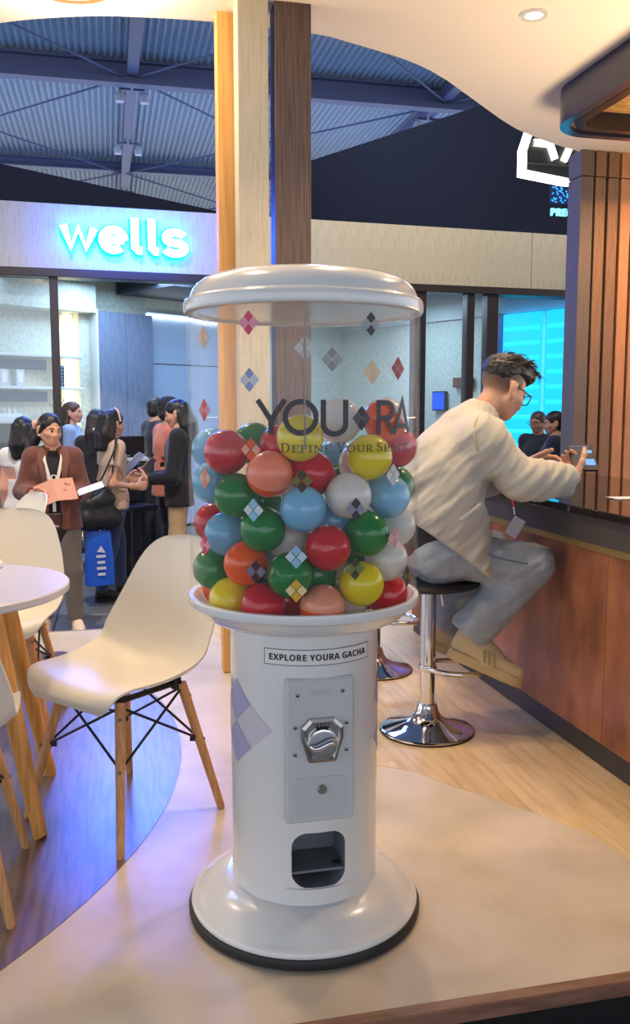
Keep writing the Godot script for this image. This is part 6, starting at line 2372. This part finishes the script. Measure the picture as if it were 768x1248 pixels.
func crowd() -> void:
	var tone := rgb(208, 156, 128)
	var b: MB
	# woman in beige with the black shoulder bag
	var mod := {"elr": Vector3(-0.20, 0.93, -0.10), "wrr": Vector3(-0.17, 0.90, 0.12), "ell": Vector3(0.20, 0.94, -0.02), "wrl": Vector3(0.12, 0.93, 0.16), "hz": Vector3(0.15, -0.15, 0.95),
		"hr": {"dir": Vector3(0.2, 0, 0.9), "palm": Vector3(1, 0, 0), "thumb": Vector3(0, 1, 0), "curl": [0.5, 0.5, 0.5, 0.5]}, "hl": {"dir": Vector3(-0.3, 0.2, 0.9), "palm": Vector3(-1, 0, 0), "thumb": Vector3(0, 1, 0), "curl": [0.5, 0.5, 0.5, 0.5]},
		"knr": Vector3(-0.085, 0.44, -0.07), "anr": Vector3(-0.085, 0.07, -0.16), "tor": Vector3(-0.10, 0.022, -0.03), "knl": Vector3(0.08, 0.44, 0.06), "anl": Vector3(0.085, 0.07, 0.08), "tol": Vector3(0.095, 0.022, 0.2)}
	var r := plain("woman in beige T-shirt and jeans with black shoulder bag and blue carrier bag", Vector3(0.025, -0.2, -7.2), 112.0, 1.49, tone, rgb(206, 176, 150), {"called": "shirt", "off": 0.014, "sleeve": 0.55, "hem": 0.72, "folds": 0.006}, rgb(48, 66, 100), rgb(22, 22, 26), rgb(24, 20, 24), long_hair(0.22), mod)
	var t: Node3D = r[0]
	b = MB.new()
	b.tube(smooth_path([r[1].head + Vector3(-0.078, 0.02, 0.03), r[1].head + Vector3(-0.06, 0.095, 0.02), r[1].head + Vector3(0, 0.122, 0.015), r[1].head + Vector3(0.06, 0.095, 0.02), r[1].head + Vector3(0.078, 0.02, 0.03)], 4), 0.008, 6)
	part("hairband", b, mat(rgb(214, 186, 170), 0.6), t)
	# bags
	var bag := thing("shoulder_bag", "large black shoulder bag hanging at the back of the woman in beige", "bag", Vector3(-0.09, 0.56, -6.92), 22.0)
	b = MB.new()
	var B := Blob.new(Vector3(-0.25, -0.2, -0.14), Vector3(0.25, 0.4, 0.14), 0.014, 0.02)
	B.cap(Vector3(-0.10, -0.09, 0), Vector3(0.10, -0.09, 0), 0.085, 0.085)
	B.cap(Vector3(-0.08, 0.03, 0), Vector3(0.08, 0.06, 0), 0.06, 0.055)
	B.cap(Vector3(0.0, 0.06, 0), Vector3(0.05, 0.14, 0), 0.05, 0.025)
	B.rough(0.006, noise(1.0, 61, 3), Vector3(14, 14, 14))
	B.net(b)
	part("bag_body", b, mat(rgb(24, 24, 30), 0.5), bag)
	b = MB.new()
	b.tube(smooth_path([Vector3(-0.09, 0.06, 0.03), Vector3(0.0, 0.20, 0.05), Vector3(0.12, 0.42, 0.03), Vector3(0.17, 0.52, -0.02)], 4), 0.014, 6, true, 0.5)
	b.tube(smooth_path([Vector3(0.10, 0.06, -0.02), Vector3(0.12, 0.24, -0.02), Vector3(0.17, 0.52, -0.04)], 4), 0.012, 6, true, 0.5)
	part("strap", b, mat(rgb(20, 20, 24), 0.5), bag)
	var cb := thing("carrier_bag", "bright blue carrier bag with white print below the black shoulder bag", "bag", Vector3(-0.095, 0.16, -6.9), 14.0)
	b = MB.new()
	var rows := []
	for q in [[0.055, -0.19, 0.105], [0.06, -0.186, 0.11], [0.05, 0.0, 0.105], [0.03, 0.16, 0.095], [0.018, 0.22, 0.09]]:
		var row := PackedVector3Array()
		for i in 24:
			var a := TAU * i / 24
			row.append(Vector3(signf(cos(a)) * pow(absf(cos(a)), 0.4) * q[2], q[1], signf(sin(a)) * pow(absf(sin(a)), 0.4) * q[0] + 0.008 * sin(a * 3.0 + q[1] * 20.0)))
		rows.append(row)
	b.grid(rows, true, true)
	b.poly(Array(rows[0]), Vector3.DOWN)
	var bgm := mat(rgb(22, 92, 214), 0.45)
	part("bag_body", b, bgm, cb)
	b = MB.new()
	for s in [-1.0, 1.0]:
		b.tube(smooth_path([Vector3(-0.04, 0.21, 0.015 * s), Vector3(-0.02, 0.30, 0.012 * s), Vector3(0.03, 0.30, 0.012 * s), Vector3(0.045, 0.21, 0.015 * s)], 4), 0.006, 6)
	part("handle", b, bgm, cb)
	b = MB.new()
	b.poly([Vector3(-0.03, 0.07, 0.056), Vector3(0.035, 0.06, 0.058), Vector3(0.005, 0.115, 0.050)], Vector3(0, 0, 1))
	for i in 4:
		b.box(Vector3(0.0, 0.035 - i * 0.045, 0.058 + i * 0.0035), Vector3(0.07 - 0.012 * (i % 2), 0.020, 0.006))
	part("print", b, mat(rgb(214, 220, 236), 0.6), cb)

	# woman in black with sheets of paper
	mod = {"ell": Vector3(0.19, 0.95, 0.04), "wrl": Vector3(0.13, 0.93, 0.24), "elr": Vector3(-0.19, 0.95, 0.02), "wrr": Vector3(-0.10, 0.93, 0.24), "hz": Vector3(-0.1, -0.25, 0.95),
		"hl": {"dir": Vector3(-0.25, 0.1, 0.9), "palm": Vector3(-0.9, 0.3, 0), "thumb": Vector3(0, 1, 0), "curl": [0.55, 0.55, 0.6, 0.6]}, "hr": {"dir": Vector3(0.2, 0.1, 0.9), "palm": Vector3(0.9, 0.3, 0), "thumb": Vector3(0, 1, 0), "curl": [0.55, 0.55, 0.6, 0.6]}}
	r = plain("woman with long black hair in black blazer and khaki trousers reading papers", Vector3(0.56, -0.2, -7.5), -98.0, 1.575, tone, rgb(24, 24, 30), {"called": "blazer", "off": 0.022, "sleeve": 1.93, "hem": 0.70, "folds": 0.005}, rgb(196, 164, 124), rgb(40, 36, 36), rgb(20, 18, 22), long_hair(0.30, 0.055), mod)
	t = r[0]
	var pp := [["uppermost of the papers held by the woman in black, folded open", Vector3(0.03, 1.05, 0.38), 0.8, 0.25, rgb(214, 218, 232)], ["middle paper held by the woman in black, sloping down", Vector3(-0.02, 1.0, 0.29), 0.8, 0.2, rgb(200, 196, 196)], ["lowest pale blue paper held by the woman in black", Vector3(0.02, 0.94, 0.46), 0.12, 0.1, rgb(130, 190, 230)]]
	for q in pp:
		var s := thing("paper", q[0], "paper", t.transform * q[1], -98.0, "papers in the woman's hands")
		b = MB.new()
		b.box(Vector3.ZERO, Vector3(0.19, 0.004, 0.25), 0.001)
		b.move(Transform3D(Basis(Vector3(1, 0, 0), q[2]) * Basis(Vector3(0, 0, 1), q[3]), Vector3.ZERO))
		part("sheet", b, mat(q[4], 0.7), s)

	# woman with the white hair clip, seen from behind
	r = plain("woman seen from behind with long dark hair and white flower hair clip", Vector3(-0.10, -0.2, -8.02), 172.0, 1.50, tone, rgb(30, 28, 34), {"called": "shirt", "off": 0.016, "sleeve": 1.9, "hem": 0.72}, rgb(34, 34, 40), rgb(24, 24, 26), rgb(36, 26, 28), long_hair(0.30, 0.056), {})
	t = r[0]
	var cl := MB.new()
	for i in 4:
		var a := TAU * i / 4.0 + 0.4
		cl.ball(r[1].head + Vector3(-0.02 + 0.022 * cos(a), -0.075 + 0.022 * sin(a), -0.148), 0.016, 8)
	part("hair_clip", cl, mat(rgb(236, 232, 226), 0.4), t)
	# woman in pale blue with brown hair
	mod = {"hz": Vector3(-0.1, 0.02, 0.95)}
	plain("brown-haired woman in pale blue shirt behind the woman with the brown blazer", Vector3(-0.345, -0.085, -9.0), 78.0, 1.46, tone, rgb(150, 178, 222), {"called": "shirt", "off": 0.018, "sleeve": 1.9, "hem": 0.70}, rgb(40, 42, 52), rgb(26, 26, 28), rgb(74, 52, 42), long_hair(0.22, 0.05), mod)
	# man in orange with black cap
	mod = {"hz": Vector3(0.0, 0.0, 1.0)}
	r = plain("man in orange shirt and black cap behind the woman with papers", Vector3(0.525, -0.2, -8.02), 105.0, 1.60, tone, rgb(216, 120, 88), {"called": "shirt", "off": 0.03, "sleeve": 0.8, "hem": 0.74, "build": 1.2}, rgb(36, 38, 48), rgb(24, 24, 26), rgb(22, 20, 22), [], mod)
	var X: Vector3 = r[1].head
	b = MB.new()
	b.ball(X + Vector3(0, 0.045, -0.015), Vector3(0.088, 0.088, 0.108), 24, 0.0, 90.0)
	b.lathe([Vector2(0.084, -0.0), Vector2(0.086, 0.0)], 24)
	var cap := part("cap", b, mat(rgb(26, 26, 32), 0.8), r[0])
	b = MB.new()
	b.xf = Transform3D(Basis(Vector3(1, 0, 0), Vector3(0, 0, 1), Vector3(0, -1, 0)), X + Vector3(0, 0.048, 0.0))
	b.prism(PackedVector2Array([Vector2(-0.08, 0.06), Vector2(-0.078, 0.12), Vector2(-0.04, 0.155), Vector2(0.04, 0.155), Vector2(0.078, 0.12), Vector2(0.08, 0.06)]), -0.004, 0.004)
	part("cap_brim", b, mat(rgb(26, 26, 32), 0.8), cap)
	# dark-haired man behind him
	plain("dark-haired man in dark top behind the man in orange", Vector3(0.46, -0.085, -9.0), 120.0, 1.50, tone, rgb(34, 38, 52), {"called": "shirt", "off": 0.022, "sleeve": 0.9, "hem": 0.74}, rgb(30, 32, 40), rgb(24, 24, 26), rgb(24, 22, 24), [], {})
	# woman in white, half hidden
	plain("woman in white top almost hidden behind the woman with the brown blazer", Vector3(-0.60, -0.2, -6.75), 165.0, 1.44, rgb(222, 164, 142), rgb(226, 222, 220), {"called": "shirt", "off": 0.014, "sleeve": 0.35, "hem": 0.72}, rgb(40, 40, 46), rgb(30, 30, 32), rgb(26, 22, 24), long_hair(0.20), {})
	# two men in dark suits beyond the bar
	r = plain("balding man with glasses and dark suit beyond the end of the bar", Vector3(4.13, -0.2, -8.1), -60.0, 1.48, rgb(176, 124, 100), rgb(28, 32, 46), {"called": "suit_jacket", "off": 0.024, "sleeve": 1.95, "hem": 0.68}, rgb(26, 28, 38), rgb(20, 20, 22), rgb(74, 64, 62), [], {"hz": Vector3(0.1, -0.15, 1)}, -0.03)
	b = MB.new()
	for s in [-1.0, 1.0]:
		var rim := []
		for i in 13:
			var a := TAU * i / 12
			rim.append(r[1].head + Vector3(s * 0.032 + 0.021 * cos(a), -0.005 + 0.018 * sin(a), 0.095))
		b.tube(rim, 0.0025, 6)
		b.tube([r[1].head + Vector3(s * 0.054, 0.0, 0.092), r[1].head + Vector3(s * 0.075, 0.0, 0.0)], 0.0025, 6)
	part("glasses", b, mat(rgb(40, 44, 60), 0.3), r[0])
	plain("black-haired man in dark suit with back turned beyond the end of the bar", Vector3(3.99, -0.2, -7.5), -120.0, 1.48, rgb(190, 136, 110), rgb(30, 36, 56), {"called": "suit_jacket", "off": 0.026, "sleeve": 1.95, "hem": 0.68, "build": 1.15}, rgb(26, 28, 38), rgb(20, 20, 22), rgb(20, 18, 20), [], {"hz": Vector3(0.25, -0.1, 1)})

# ---------------------------------------------------------------- small things
func small_things() -> void:
	var b: MB
	var t := thing("paper", "white card lying flat on the glossy black bar top", "card", Vector3(2.02, 0.9385, -3.16), -6.0)
	b = MB.new()
	b.box(Vector3(0, 0.001, 0), Vector3(0.16, 0.002, 0.10), 0.0006)
	part("card", b, mat(rgb(232, 222, 220), 0.6), t)
	t = thing("tabletop_box", "small white holder standing on the round white table", "holder", Vector3(-0.46, 0.74, -3.24), 10.0)
	b = MB.new()
	b.box(Vector3(0, 0.012, 0), Vector3(0.17, 0.024, 0.09), 0.006)
	part("holder_base", b, mat(rgb(232, 232, 234), 0.4), t)
	b = MB.new()
	b.box(Vector3(-0.02, 0.032, -0.01), Vector3(0.11, 0.016, 0.06), 0.005)
	part("holder_top", b, mat(rgb(224, 226, 230), 0.4), t)
	# round ceiling lamp with copper rim
	t = thing("ceiling_lamp", "large round glowing ceiling lamp with copper rim at the picture's top edge", "ceiling lamp", Vector3(-0.12, 3.085, -4.08))
	b = MB.new()
	b.lathe([Vector2(0.185, -0.012), Vector2(0.205, -0.018), Vector2(0.215, -0.010), Vector2(0.215, 0.004), Vector2(0.2, 0.004)], 48)
	part("rim", b, mat(rgb(176, 96, 66), 0.3, 0.6), t)
	b = MB.new()
	b.lathe([Vector2(0.0, -0.008), Vector2(0.188, -0.010)], 48)
	part("lamp_face", b, glow(Color(1.0, 0.94, 0.84), 1.8), t)
	var ol := OmniLight3D.new()
	ol.name = "light"
	t.add_child(ol)
	ol.position = Vector3(0, -0.16, 0)
	ol.light_color = Color(1.0, 0.9, 0.76)
	ol.light_energy = 0.7
	ol.omni_range = 12.0
	ol.omni_attenuation = 2.0
	ol.light_size = 0.12
	ol.shadow_enabled = true
	# dark bar chairs and a demonstration desk in front of the booth opposite
	t = thing("demo_desk", "grey demonstration desk in the crowd before the booth opposite", "desk", Vector3(0.2, -0.2, -8.28), 3.0)
	b = MB.new()
	b.box(Vector3(0, 0.52, 0), Vector3(0.26, 1.04, 0.3), 0.006)
	part("desk_body", b, mat(rgb(44, 46, 56), 0.5), t)
	b = MB.new()
	b.box(Vector3(0, 1.055, 0), Vector3(0.28, 0.03, 0.32), 0.004)
	part("desk_top", b, mat(rgb(200, 204, 212), 0.4), t)
	t = thing("monitor", "black monitor standing on the demonstration desk in the crowd", "monitor", Vector3(0.2, 0.877, -8.26), 20.0)
	b = MB.new()
	b.box(Vector3(0, 0.10, 0), Vector3(0.24, 0.17, 0.02), 0.003)
	part("screen", b, M.black, t)
	b = MB.new()
	b.box(Vector3(0, 0.01, 0), Vector3(0.03, 0.04, 0.03), 0.003)
	b.box(Vector3(0, 0.0, 0), Vector3(0.1, 0.008, 0.07), 0.002)
	part("stand", b, M.black, t)
	t = thing("high_chair", "dark high chair with slim metal legs between the women in beige and black", "high chair", Vector3(0.22, -0.2, -7.8), 30.0)
	b = MB.new()
	b.box(Vector3(0, 0.66, 0), Vector3(0.27, 0.05, 0.27), 0.012)
	part("seat", b, mat(rgb(28, 30, 40), 0.6), t)
	b = MB.new()
	b.box(Vector3(0, 0.86, -0.125), Vector3(0.27, 0.34, 0.03), 0.012)
	part("backrest", b, mat(rgb(28, 30, 40), 0.6), t)
	for q in [[1, 1], [1, -1], [-1, 1], [-1, -1]]:
		b = MB.new()
		b.tube([Vector3(q[0] * 0.14, 0.0, q[1] * 0.14), Vector3(q[0] * 0.115, 0.64, q[1] * 0.115)], 0.012, 8)
		part("leg", b, M.black, t)
	b = MB.new()
	b.tube([Vector3(-0.13, 0.24, 0.13), Vector3(0.13, 0.24, 0.13), Vector3(0.13, 0.24, -0.13), Vector3(-0.13, 0.24, -0.13), Vector3(-0.13, 0.24, 0.13)], 0.009, 6)
	part("foot_ring", b, M.black, t)
